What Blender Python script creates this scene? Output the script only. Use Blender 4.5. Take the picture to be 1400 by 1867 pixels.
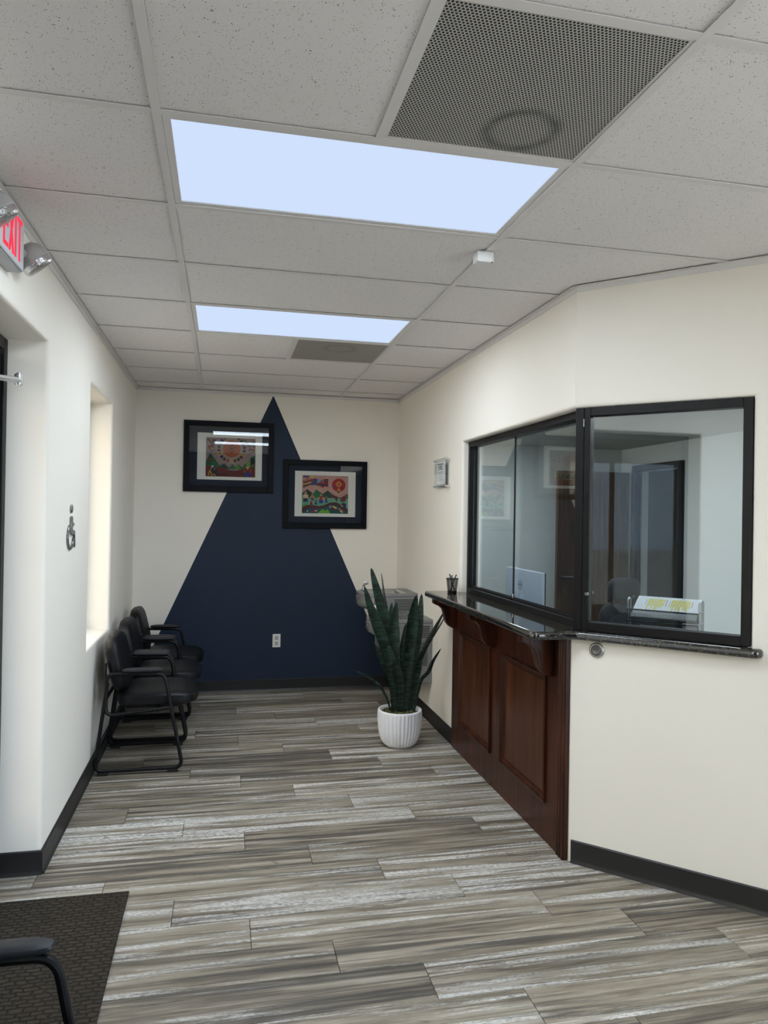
import bpy, bmesh, math, random
from mathutils import Vector, Matrix
random.seed(7)
R = math.radians
for o in list(bpy.data.objects):
    bpy.data.objects.remove(o, do_unlink=True)
scn = bpy.context.scene
col = scn.collection

# ------------------------------------------------------------------ camera
CAM = Vector((0.1932, -2.0351, 1.5784)); YAW, PITCH, ROLL, FPX = 0.21701, 0.00461, 0.0160, 1329.2
fwd = Vector((math.sin(YAW)*math.cos(PITCH), math.cos(YAW)*math.cos(PITCH), math.sin(PITCH)))
rgt0 = Vector((math.cos(YAW), -math.sin(YAW), 0)); up0 = rgt0.cross(fwd)
rgt = rgt0*math.cos(ROLL)+up0*math.sin(ROLL); upv = up0*math.cos(ROLL)-rgt0*math.sin(ROLL)
cd = bpy.data.cameras.new('camera'); cam = bpy.data.objects.new('camera', cd); col.objects.link(cam)
cd.sensor_fit = 'VERTICAL'; cd.sensor_height = 36.0; cd.lens = FPX/1867*36.0; cd.clip_start = 0.05
m = Matrix((rgt, upv, -fwd)).transposed().to_4x4(); m.translation = CAM
cam.matrix_world = m; scn.camera = cam
def px(x, y, axis, c):
    """point where the photo pixel's ray meets the plane axis = c"""
    d = fwd + rgt*((x-700)/FPX) + upv*((933.5-y)/FPX)
    t = (c-CAM[axis])/d[axis]
    return CAM+d*t

# ------------------------------------------------------------------ world, light, exposure
wd = bpy.data.worlds.new('sky'); scn.world = wd; wd.use_nodes = True
bg = wd.node_tree.nodes['Background']; bg.inputs[0].default_value = (0.66, 0.79, 1.0, 1); bg.inputs[1].default_value = 8.0
scn.view_settings.view_transform = 'Standard'; scn.view_settings.look = 'None'
scn.view_settings.exposure = 0.06; scn.view_settings.gamma = 1.0; scn.view_settings.use_curve_mapping = False
sd = bpy.data.lights.new('sun', 'SUN'); sd.energy = 16.0; sd.color = (1.0, 0.94, 0.86); sd.angle = R(0.6)
sun = bpy.data.objects.new('sun', sd); col.objects.link(sun); sun.rotation_euler = Vector((-0.62, -0.36, -0.70)).to_track_quat('-Z', 'Y').to_euler()
def portal(name, loc, rot, sx, sy):
    ld = bpy.data.lights.new(name, 'AREA'); ld.shape = 'RECTANGLE'; ld.size = sx; ld.size_y = sy
    ld.cycles.is_portal = True
    o = bpy.data.objects.new(name, ld); col.objects.link(o); o.location = loc; o.rotation_euler = rot
portal('daylight_portal_storefront', (3.34, -2.30, 1.25), (0, R(90), 0), 2.4, 3.4)
portal('daylight_portal_door', (-0.82, 0.05, 1.15), (0, R(-90), 0), 2.3, 2.6)
portal('daylight_portal_front', (-0.82, -2.85, 1.54), (0, R(-90), 0), 1.54, 2.0)
portal('daylight_portal_window', (-0.80, 2.83, 1.54), (0, R(-90), 0), 1.54, 0.86)

# ------------------------------------------------------------------ dimensions
H = 2.649; XL, XR, YB, YF = -0.556, 1.773, 4.539, -4.2
CX, CY = 1.773, 1.065                       # outside corner of the reception walls
S2 = math.sqrt(0.5)
AU = Vector((S2, -S2, 0)); AN = Vector((S2, S2, 0))   # along the angled wall / into the office
def ang(u, off, z):                          # off > 0 towards the lobby
    return Vector((CX, CY, z)) + AU*u - AN*off
T = 0.6096

# ------------------------------------------------------------------ materials
def s2l(c):
    c /= 255.0
    return c/12.92 if c <= 0.04045 else ((c+0.055)/1.055)**2.4
def rgb(r, g, b): return (s2l(r), s2l(g), s2l(b), 1)
MATS = {}
def new_mat(name):
    mt = bpy.data.materials.new(name); mt.use_nodes = True
    nt = mt.node_tree; return mt, nt, nt.nodes, nt.links, nt.nodes['Principled BSDF']
def M(name, color, rough=0.5, metal=0.0, var=0.06, scale=12.0, bump=0.0, bscale=200.0, spec=0.5, emit=None, es=0.0):
    """plain painted / moulded surface with slight procedural variation and fine relief"""
    if name in MATS: return MATS[name]
    mt, nt, N, L, b = new_mat(name)
    tc = N.new('ShaderNodeTexCoord'); nz = N.new('ShaderNodeTexNoise'); nz.inputs['Scale'].default_value = scale
    nz.inputs['Detail'].default_value = 3
    L.new(tc.outputs['Object'], nz.inputs['Vector'])
    mx = N.new('ShaderNodeMixRGB'); mx.inputs[1].default_value = tuple(max(0, c*(1-var)) for c in color[:3])+(1,)
    mx.inputs[2].default_value = tuple(min(1, c*(1+var)) for c in color[:3])+(1,)
    L.new(nz.outputs['Fac'], mx.inputs[0]); L.new(mx.outputs[0], b.inputs['Base Color'])
    b.inputs['Roughness'].default_value = rough; b.inputs['Metallic'].default_value = metal
    b.inputs['Specular IOR Level'].default_value = spec
    if bump > 0:
        n2 = N.new('ShaderNodeTexNoise'); n2.inputs['Scale'].default_value = bscale; n2.inputs['Detail'].default_value = 2
        bp = N.new('ShaderNodeBump'); bp.inputs['Strength'].default_value = bump; bp.inputs['Distance'].default_value = 0.002
        L.new(tc.outputs['Object'], n2.inputs['Vector']); L.new(n2.outputs['Fac'], bp.inputs['Height']); L.new(bp.outputs[0], b.inputs['Normal'])
    if emit:
        b.inputs['Emission Color'].default_value = emit; b.inputs['Emission Strength'].default_value = es
    MATS[name] = mt; return mt
def ramp(N, stops):
    r = N.new('ShaderNodeValToRGB'); e = r.color_ramp.elements
    while len(e) < len(stops): e.new(0.5)
    for k, (pos, c) in enumerate(stops):
        e[k].position = pos; e[k].color = c if len(c) == 4 else tuple(c)+(1,)
    return r
def mapped(N, L, src, scale, loc=None):
    mp = N.new('ShaderNodeMapping'); mp.inputs['Scale'].default_value = scale
    L.new(src, mp.inputs['Vector']); return mp.outputs[0]

def mat_plank():
    mt, nt, N, L, b = new_mat('weathered_plank')
    tc = N.new('ShaderNodeTexCoord'); oi = N.new('ShaderNodeObjectInfo')
    mul = N.new('ShaderNodeVectorMath'); mul.operation = 'SCALE'; mul.inputs[0].default_value = (37.0, 91.0, 13.0)
    L.new(oi.outputs['Random'], mul.inputs['Scale'])
    add = N.new('ShaderNodeVectorMath'); add.operation = 'ADD'; L.new(tc.outputs['Object'], add.inputs[0]); L.new(mul.outputs[0], add.inputs[1])
    P = add.outputs[0]
    def noise(sc, detail, dist=0.0, rough=0.6):
        n = N.new('ShaderNodeTexNoise'); n.inputs['Scale'].default_value = 1.0; n.inputs['Detail'].default_value = detail
        n.inputs['Distortion'].default_value = dist; n.inputs['Roughness'].default_value = rough
        L.new(mapped(N, L, P, sc), n.inputs['Vector']); return n.outputs['Fac']
    bands = noise((0.8, 22.0, 1), 5, 1.0, 0.55); broad = noise((2.4, 22.0, 1), 10, 0.5, 0.70)
    grain = noise((5.0, 210.0, 1), 7, 0.35, 0.78); speck = noise((55.0, 190.0, 1), 5, 0.3, 0.72); knot = noise((3.2, 9.0, 1), 3, 2.2, 0.5)
    mixv = N.new('ShaderNodeMath'); mixv.operation = 'MULTIPLY_ADD'; mixv.inputs[1].default_value = 0.62
    h2 = N.new('ShaderNodeMath'); h2.operation = 'MULTIPLY'; h2.inputs[1].default_value = 0.38; L.new(broad, h2.inputs[0])
    L.new(bands, mixv.inputs[0]); L.new(h2.outputs[0], mixv.inputs[2])
    r1 = ramp(N, [(0.33, rgb(82, 76, 69)), (0.43, rgb(120, 111, 98)), (0.50, rgb(150, 140, 123)), (0.57, rgb(164, 155, 140)), (0.65, rgb(190, 184, 174))])
    L.new(mixv.outputs[0], r1.inputs[0])
    g = ramp(N, [(0.32, (0.42, 0.41, 0.40)), (0.47, (0.88, 0.87, 0.86)), (0.66, (1.25, 1.24, 1.22))]); L.new(grain, g.inputs[0])
    m1 = N.new('ShaderNodeMixRGB'); m1.blend_type = 'MULTIPLY'; m1.inputs[0].default_value = 0.8
    L.new(r1.outputs[0], m1.inputs[1]); L.new(g.outputs[0], m1.inputs[2])
    # worn whitewash: long bands, broken up by grain and speckle; amount differs from plank to plank
    ww = noise((0.9, 19.0, 1), 8, 0.5, 0.66)
    amt = N.new('ShaderNodeMapRange'); amt.inputs['To Min'].default_value = -0.08; amt.inputs['To Max'].default_value = 0.055
    rn2 = N.new('ShaderNodeMath'); rn2.operation = 'FRACT'; rm = N.new('ShaderNodeMath'); rm.operation = 'MULTIPLY'; rm.inputs[1].default_value = 7.31
    L.new(oi.outputs['Random'], rm.inputs[0]); L.new(rm.outputs[0], rn2.inputs[0]); L.new(rn2.outputs[0], amt.inputs['Value'])
    wa_ = N.new('ShaderNodeMath'); wa_.operation = 'ADD'; L.new(ww, wa_.inputs[0]); L.new(amt.outputs[0], wa_.inputs[1])
    wm = ramp(N, [(0.51, (0, 0, 0)), (0.60, (1, 1, 1))]); L.new(wa_.outputs[0], wm.inputs[0])
    wf = ramp(N, [(0.40, (0.12, 0.12, 0.12)), (0.55, (1, 1, 1))]); L.new(speck, wf.inputs[0])
    wmul = N.new('ShaderNodeMath'); wmul.operation = 'MULTIPLY'; L.new(wm.outputs[0], wmul.inputs[0]); L.new(wf.outputs[0], wmul.inputs[1])
    m2 = N.new('ShaderNodeMixRGB'); m2.inputs[2].default_value = rgb(214, 212, 207)
    L.new(wmul.outputs[0], m2.inputs[0]); L.new(m1.outputs[0], m2.inputs[1])
    # dark weathered streaks and knots
    dk = noise((0.8, 30.0, 1), 8, 0.7, 0.68); ds = N.new('ShaderNodeMath'); ds.operation = 'SUBTRACT'; L.new(dk, ds.inputs[0]); L.new(amt.outputs[0], ds.inputs[1])
    dm = ramp(N, [(0.52, (0, 0, 0)), (0.64, (0.82, 0.82, 0.82))]); L.new(ds.outputs[0], dm.inputs[0])
    m3 = N.new('ShaderNodeMixRGB'); m3.inputs[2].default_value = rgb(70, 66, 62)
    L.new(dm.outputs[0], m3.inputs[0]); L.new(m2.outputs[0], m3.inputs[1])
    km = ramp(N, [(0.66, (0, 0, 0)), (0.74, (0.55, 0.55, 0.55))]); L.new(knot, km.inputs[0])
    m4 = N.new('ShaderNodeMixRGB'); m4.inputs[2].default_value = rgb(78, 70, 62); L.new(km.outputs[0], m4.inputs[0]); L.new(m3.outputs[0], m4.inputs[1])
    tone = N.new('ShaderNodeHueSaturation')
    mr = N.new('ShaderNodeMapRange'); mr.inputs['To Min'].default_value = 0.80; mr.inputs['To Max'].default_value = 1.10
    L.new(oi.outputs['Random'], mr.inputs['Value']); L.new(mr.outputs[0], tone.inputs['Value']); L.new(m4.outputs[0], tone.inputs['Color'])
    L.new(tone.outputs[0], b.inputs['Base Color'])
    b.inputs['Roughness'].default_value = 0.48; b.inputs['Specular IOR Level'].default_value = 0.35
    bp = N.new('ShaderNodeBump'); bp.inputs['Strength'].default_value = 0.25; bp.inputs['Distance'].default_value = 0.0015
    L.new(grain, bp.inputs['Height']); L.new(bp.outputs[0], b.inputs['Normal'])
    return mt
def mat_tile():
    mt, nt, N, L, b = new_mat('acoustic_tile')
    tc = N.new('ShaderNodeTexCoord'); oi = N.new('ShaderNodeObjectInfo')
    mul = N.new('ShaderNodeVectorMath'); mul.operation = 'SCALE'; mul.inputs[0].default_value = (31.0, 17.0, 0.0)
    L.new(oi.outputs['Random'], mul.inputs['Scale'])
    add = N.new('ShaderNodeVectorMath'); add.operation = 'ADD'; L.new(tc.outputs['Object'], add.inputs[0]); L.new(mul.outputs[0], add.inputs[1])
    v = N.new('ShaderNodeTexVoronoi'); v.inputs['Scale'].default_value = 150.0; L.new(add.outputs[0], v.inputs['Vector'])
    nz = N.new('ShaderNodeTexNoise'); nz.inputs['Scale'].default_value = 60.0; nz.inputs['Detail'].default_value = 3; L.new(add.outputs[0], nz.inputs['Vector'])
    sub = N.new('ShaderNodeMath'); sub.operation = 'MULTIPLY_ADD'; sub.inputs[1].default_value = 0.62; sub.inputs[2].default_value = -0.17
    L.new(nz.outputs['Fac'], sub.inputs[0])
    lt = N.new('ShaderNodeMath'); lt.operation = 'LESS_THAN'; L.new(v.outputs['Distance'], lt.inputs[0]); L.new(sub.outputs[0], lt.inputs[1])
    n2 = N.new('ShaderNodeTexNoise'); n2.inputs['Scale'].default_value = 420.0; n2.inputs['Detail'].default_value = 2; L.new(add.outputs[0], n2.inputs['Vector'])
    r = ramp(N, [(0.3, rgb(232, 227, 226)), (0.7, rgb(247, 243, 242))]); L.new(n2.outputs['Fac'], r.inputs[0])
    mx = N.new('ShaderNodeMixRGB'); mx.inputs[2].default_value = rgb(112, 106, 100); L.new(lt.outputs[0], mx.inputs[0]); L.new(r.outputs[0], mx.inputs[1])
    L.new(mx.outputs[0], b.inputs['Base Color']); b.inputs['Roughness'].default_value = 0.95; b.inputs['Specular IOR Level'].default_value = 0.1
    hs = N.new('ShaderNodeMath'); hs.operation = 'SUBTRACT'; L.new(n2.outputs['Fac'], hs.inputs[0]); L.new(lt.outputs[0], hs.inputs[1])
    bp = N.new('ShaderNodeBump'); bp.inputs['Strength'].default_value = 0.6; bp.inputs['Distance'].default_value = 0.0015
    L.new(hs.outputs[0], bp.inputs['Height']); L.new(bp.outputs[0], b.inputs['Normal'])
    return mt
def mat_perforated(name, pitch, ringpos, light, dark, hole, ringdark):
    """perforated metal panel: staggered round holes and a sooty ring left by the duct collar"""
    mt, nt, N, L, b = new_mat(name)
    tc = N.new('ShaderNodeTexCoord'); sep = N.new('ShaderNodeSeparateXYZ'); L.new(tc.outputs['Object'], sep.inputs[0])
    def mth(op, a, b_=None, c=None):
        n = N.new('ShaderNodeMath'); n.operation = op
        for k, v in enumerate((a, b_, c)):
            if v is None: continue
            if isinstance(v, (int, float)): n.inputs[k].default_value = v
            else: L.new(v, n.inputs[k])
        return n.outputs[0]
    u = mth('DIVIDE', sep.outputs[0], pitch); v = mth('DIVIDE', sep.outputs[1], pitch*0.866)
    row = mth('FLOOR', v); odd = mth('MULTIPLY', mth('MODULO', mth('ABSOLUTE', row), 2.0), 0.5)
    fu = mth('SUBTRACT', mth('FRACT', mth('ADD', u, odd)), 0.5); fv = mth('MULTIPLY', mth('SUBTRACT', mth('FRACT', v), 0.5), 0.866)
    d = mth('SQRT', mth('ADD', mth('MULTIPLY', fu, fu), mth('MULTIPLY', fv, fv)))
    isb = mth('LESS_THAN', d, hole)
    vm = N.new('ShaderNodeVectorMath'); vm.operation = 'DISTANCE'; vm.inputs[1].default_value = ringpos; L.new(tc.outputs['Object'], vm.inputs[0])
    nz = N.new('ShaderNodeTexNoise'); nz.inputs['Scale'].default_value = 14; L.new(tc.outputs['Object'], nz.inputs['Vector'])
    rd = mth('ABSOLUTE', mth('SUBTRACT', vm.outputs['Value'], 0.095)); rr = ramp(N, [(0.0, (1, 1, 1)), (0.028, (0, 0, 0))]); L.new(rd, rr.inputs[0])
    soot = mth('MULTIPLY', mth('MULTIPLY', rr.outputs[0], nz.outputs['Fac']), ringdark)
    m0 = N.new('ShaderNodeMixRGB'); m0.inputs[1].default_value = light; m0.inputs[2].default_value = rgb(40, 38, 36); L.new(soot, m0.inputs[0])
    mx = N.new('ShaderNodeMixRGB'); mx.inputs[2].default_value = dark; L.new(isb, mx.inputs[0]); L.new(m0.outputs[0], mx.inputs[1])
    L.new(mx.outputs[0], b.inputs['Base Color']); b.inputs['Roughness'].default_value = 0.6
    bp = N.new('ShaderNodeBump'); bp.inputs['Strength'].default_value = 0.5; bp.inputs['Distance'].default_value = 0.002; bp.invert = True
    L.new(isb, bp.inputs['Height']); L.new(bp.outputs[0], b.inputs['Normal'])
    return mt
def mat_wood(name, dark, mid, light, along=2, rough=0.35):
    mt, nt, N, L, b = new_mat(name)
    tc = N.new('ShaderNodeTexCoord'); sc = [26.0, 26.0, 26.0]; sc[along] = 1.6
    n = N.new('ShaderNodeTexNoise'); n.inputs['Scale'].default_value = 1; n.inputs['Detail'].default_value = 6; n.inputs['Distortion'].default_value = 0.9
    L.new(mapped(N, L, tc.outputs['Object'], sc), n.inputs['Vector'])
    sc2 = [220.0]*3; sc2[along] = 8.0
    n2 = N.new('ShaderNodeTexNoise'); n2.inputs['Scale'].default_value = 1; n2.inputs['Detail'].default_value = 3
    L.new(mapped(N, L, tc.outputs['Object'], sc2), n2.inputs['Vector'])
    r = ramp(N, [(0.30, dark), (0.5, mid), (0.72, light)]); L.new(n.outputs['Fac'], r.inputs[0])
    mx = N.new('ShaderNodeMixRGB'); mx.blend_type = 'MULTIPLY'; mx.inputs[0].default_value = 0.4; L.new(r.outputs[0], mx.inputs[1]); L.new(n2.outputs['Fac'], mx.inputs[2])
    L.new(mx.outputs[0], b.inputs['Base Color']); b.inputs['Roughness'].default_value = rough
    b.inputs['Specular IOR Level'].default_value = 0.3
    return mt
def mat_granite():
    mt, nt, N, L, b = new_mat('black_granite')
    tc = N.new('ShaderNodeTexCoord'); v = N.new('ShaderNodeTexVoronoi'); v.inputs['Scale'].default_value = 330; L.new(tc.outputs['Object'], v.inputs['Vector'])
    n = N.new('ShaderNodeTexNoise'); n.inputs['Scale'].default_value = 90; n.inputs['Detail'].default_value = 5; L.new(tc.outputs['Object'], n.inputs['Vector'])
    r = ramp(N, [(0.38, rgb(12, 12, 12)), (0.52, rgb(36, 34, 30)), (0.66, rgb(92, 86, 72))]); L.new(n.outputs['Fac'], r.inputs[0])
    mx = N.new('ShaderNodeMixRGB'); mx.blend_type = 'MULTIPLY'; mx.inputs[0].default_value = 0.4; L.new(r.outputs[0], mx.inputs[1]); L.new(v.outputs['Color'], mx.inputs[2])
    L.new(mx.outputs[0], b.inputs['Base Color']); b.inputs['Roughness'].default_value = 0.05; b.inputs['IOR'].default_value = 1.9
    return mt
def mat_glass(name, tint, base, fres=1.0, rough=0.0, ior=1.5):
    mt, nt, N, L, b = new_mat(name); N.remove(b); out = N['Material Output']
    tr = N.new('ShaderNodeBsdfTransparent'); tr.inputs[0].default_value = tint
    gl = N.new('ShaderNodeBsdfGlossy'); gl.inputs['Roughness'].default_value = rough; gl.inputs[0].default_value = (0.93, 0.96, 0.97, 1)
    lw = N.new('ShaderNodeLayerWeight'); lw.inputs['Blend'].default_value = 0.5      # Schlick reflectance, same from both faces
    fr = N.new('ShaderNodeMath'); fr.operation = 'POWER'; fr.inputs[1].default_value = 5.0; L.new(lw.outputs['Facing'], fr.inputs[0])
    ma = N.new('ShaderNodeMath'); ma.operation = 'MULTIPLY_ADD'; ma.inputs[1].default_value = 0.96*fres; ma.inputs[2].default_value = base+0.04*fres; ma.use_clamp = True
    L.new(fr.outputs[0], ma.inputs[0]); mx = N.new('ShaderNodeMixShader'); L.new(ma.outputs[0], mx.inputs[0]); L.new(tr.outputs[0], mx.inputs[1]); L.new(gl.outputs[0], mx.inputs[2])
    L.new(mx.outputs[0], out.inputs['Surface']); return mt
def mat_leaf():
    mt, nt, N, L, b = new_mat('snake_plant_leaf')
    tc = N.new('ShaderNodeTexCoord'); n = N.new('ShaderNodeTexNoise'); n.inputs['Scale'].default_value = 1; n.inputs['Detail'].default_value = 4; n.inputs['Distortion'].default_value = 0.4
    L.new(mapped(N, L, tc.outputs['Object'], (16, 16, 95)), n.inputs['Vector'])
    r = ramp(N, [(0.38, rgb(10, 24, 19)), (0.50, rgb(22, 42, 32)), (0.62, rgb(42, 66, 52))]); L.new(n.outputs['Fac'], r.inputs[0])
    L.new(r.outputs[0], b.inputs['Base Color']); b.inputs['Roughness'].default_value = 0.42
    return mt
def mat_mat():
    mt, nt, N, L, b = new_mat('ribbed_carpet_mat')
    tc = N.new('ShaderNodeTexCoord'); br = N.new('ShaderNodeTexBrick'); br.inputs['Scale'].default_value = 1.0
    br.inputs['Brick Width'].default_value = 0.042; br.inputs['Row Height'].default_value = 0.021; br.inputs['Mortar Size'].default_value = 0.006
    br.inputs['Color1'].default_value = rgb(80, 73, 63); br.inputs['Color2'].default_value = rgb(70, 64, 56); br.inputs['Mortar'].default_value = rgb(54, 49, 43)
    br.inputs['Mortar Smooth'].default_value = 1.0
    nz = N.new('ShaderNodeTexNoise'); nz.inputs['Scale'].default_value = 30; nz.inputs['Detail'].default_value = 2; L.new(tc.outputs['Object'], nz.inputs['Vector'])
    vm = N.new('ShaderNodeVectorMath'); vm.operation = 'MULTIPLY_ADD'; vm.inputs[1].default_value = (0.030, 0.022, 0); L.new(nz.outputs['Color'], vm.inputs[0]); L.new(tc.outputs['Object'], vm.inputs[2])
    L.new(vm.outputs[0], br.inputs['Vector'])
    fz = N.new('ShaderNodeTexNoise'); fz.inputs['Scale'].default_value = 500; L.new(tc.outputs['Object'], fz.inputs['Vector'])
    mx = N.new('ShaderNodeMixRGB'); mx.blend_type = 'MULTIPLY'; mx.inputs[0].default_value = 0.6; L.new(br.outputs['Color'], mx.inputs[1]); L.new(fz.outputs['Fac'], mx.inputs[2])
    L.new(mx.outputs[0], b.inputs['Base Color']); b.inputs['Roughness'].default_value = 0.95; b.inputs['Specular IOR Level'].default_value = 0.1
    bp = N.new('ShaderNodeBump'); bp.inputs['Strength'].default_value = 0.9; bp.inputs['Distance'].default_value = 0.004; bp.invert = True
    L.new(br.outputs['Fac'], bp.inputs['Height']); L.new(bp.outputs[0], b.inputs['Normal'])
    return mt
def mat_emit(name, color, strength):
    mt, nt, N, L, b = new_mat(name); N.remove(b); e = N.new('ShaderNodeEmission'); e.inputs[0].default_value = color; e.inputs[1].default_value = strength
    L.new(e.outputs[0], N['Material Output'].inputs['Surface']); return mt
def mat_mesh(name, color, pitch, hole):
    """fine woven steel mesh: square openings let light and sight through"""
    mt, nt, N, L, b = new_mat(name); b.inputs['Base Color'].default_value = color; b.inputs['Roughness'].default_value = 0.4
    tc = N.new('ShaderNodeTexCoord'); sep = N.new('ShaderNodeSeparateXYZ'); L.new(mapped(N, L, tc.outputs['UV'], (1/pitch, 1/pitch, 1)), sep.inputs[0])
    res = []
    for k in (0, 1):
        f = N.new('ShaderNodeMath'); f.operation = 'FRACT'; L.new(sep.outputs[k], f.inputs[0])
        l = N.new('ShaderNodeMath'); l.operation = 'LESS_THAN'; l.inputs[1].default_value = hole; L.new(f.outputs[0], l.inputs[0]); res.append(l.outputs[0])
    a = N.new('ShaderNodeMath'); a.operation = 'MULTIPLY'; L.new(res[0], a.inputs[0]); L.new(res[1], a.inputs[1])
    tr = N.new('ShaderNodeBsdfTransparent'); mx = N.new('ShaderNodeMixShader'); L.new(a.outputs[0], mx.inputs[0]); L.new(b.outputs[0], mx.inputs[1]); L.new(tr.outputs[0], mx.inputs[2])
    L.new(mx.outputs[0], N['Material Output'].inputs['Surface']); return mt

PAINT = M('cream_wall_paint', rgb(244, 238, 227), 0.65, var=0.012, scale=3, bump=0.10, bscale=160, spec=0.25)
NAVY = M('navy_wall_paint', rgb(33, 46, 66), 0.55, var=0.04, scale=3, bump=0.10, bscale=160, spec=0.3)
OFFICE = M('office_wall_paint', rgb(205, 210, 208), 0.7, var=0.02, scale=3, spec=0.2)
BASEB = M('black_vinyl_base', rgb(34, 33, 33), 0.45, var=0.08)
TEE = M('white_grid_metal', rgb(228, 224, 222), 0.5, var=0.02)
PLANK = mat_plank(); TILE = mat_tile(); GRANITE = mat_granite(); LEAF = mat_leaf()
SUB = M('dark_subfloor', rgb(40, 38, 36), 0.9)
CHERRY = mat_wood('cherry_wood', rgb(40, 18, 10), rgb(66, 32, 18), rgb(90, 48, 28))
CHERRYLIT = mat_wood('cherry_veneer', rgb(52, 26, 14), rgb(78, 42, 24), rgb(100, 58, 34))  # lighter cherry: the lit look of the panels is put into the colour
DOORWOOD = mat_wood('brown_door_wood', rgb(66, 48, 34), rgb(86, 64, 46), rgb(104, 80, 60), rough=0.5)
BLACKAL = M('black_aluminium', rgb(20, 19, 20), 0.45, spec=0.25, var=0.1)
GREYFR = M('dark_grey_door_frame', rgb(44, 47, 50), 0.6, spec=0.2)
RGLASS = mat_glass('reflective_reception_glass', (0.90, 0.94, 0.95, 1), 0.13, 0.9)
WGLASS = mat_glass('clear_window_glass', (0.97, 0.99, 0.98, 1), 0.0, 1.0)
TGLASS = mat_glass('dark_tinted_glass', (0.08, 0.08, 0.08, 1), 0.0, 1.0)
PGLASS = mat_glass('picture_glass', (0.97, 0.98, 0.98, 1), 0.03, 1.0)
ACRYL = mat_glass('clear_acrylic', (0.97, 0.98, 0.97, 1), 0.0, 0.5)
VINYL = M('black_vinyl', rgb(12, 13, 16), 0.45, spec=0.3, var=0.15, scale=8, bump=0.25, bscale=260)
TUBE = M('black_painted_tube', rgb(11, 11, 12), 0.4, spec=0.3, var=0.1)
PAD = M('black_arm_pad', rgb(19, 21, 26), 0.5, var=0.1, bump=0.2, bscale=400)
RUBBER = M('black_rubber', rgb(15, 15, 15), 0.7)
WPLASTIC = M('white_plastic', rgb(232, 232, 230), 0.4, var=0.02)
GPLASTIC = M('grey_plastic', rgb(150, 147, 142), 0.5, var=0.04)
CHROME = M('chrome', rgb(225, 225, 228), 0.08, metal=1.0, var=0.02)
STEEL = M('brushed_steel', rgb(190, 190, 190), 0.3, metal=1.0, var=0.05)
FOUNT = M('grey_fountain_shell', rgb(132, 132, 131), 0.42, metal=0.15, var=0.03)
FOUNT_D = M('dark_louver_gap', rgb(38, 38, 39), 0.6)
FOUNT_B = M('stainless_basin', rgb(176, 176, 174), 0.25, metal=0.8, var=0.04)
POTW = M('white_glazed_ceramic', rgb(247, 247, 250), 0.5, var=0.02)
MOSS = M('dry_moss', rgb(86, 84, 52), 0.95, var=0.5, scale=90, bump=1.0, bscale=120)
PAPER = M('white_paper', rgb(238, 239, 242), 0.8, var=0.01)
INK = M('black_ink', rgb(40, 40, 44), 0.8)
YELLOW = M('yellow_highlighter', rgb(226, 206, 0), 0.8, var=0.05)
PINK = M('pink_ink', rgb(196, 150, 160), 0.8)
NAVYFR = M('black_navy_frame', rgb(11, 13, 20), 0.5, spec=0.15, var=0.08)
MATNAVY = M('navy_mat_board', rgb(20, 27, 42), 0.8, var=0.05)
MATWHITE = M('cream_print_paper', rgb(222, 221, 215), 0.8, var=0.01)
MONI = M('silver_white_shell', rgb(214, 222, 238), 0.45, var=0.01)
DARKPL = M('dark_plastic', rgb(24, 25, 28), 0.5)
CHAIRFAB = M('charcoal_mesh_fabric', rgb(30, 33, 40), 0.8, var=0.15, bump=0.3, bscale=500)
PANELEM = mat_emit('led_panel', (0.64, 0.77, 1.0, 1), 0.94)
REDEM = mat_emit('red_exit_glow', (1.0, 0.05, 0.10, 1), 1.0)
CONC = M('exterior_concrete', rgb(170, 166, 158), 0.9, var=0.1, scale=2)
DESKM = M('grey_laminate', rgb(120, 122, 124), 0.5)

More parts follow.
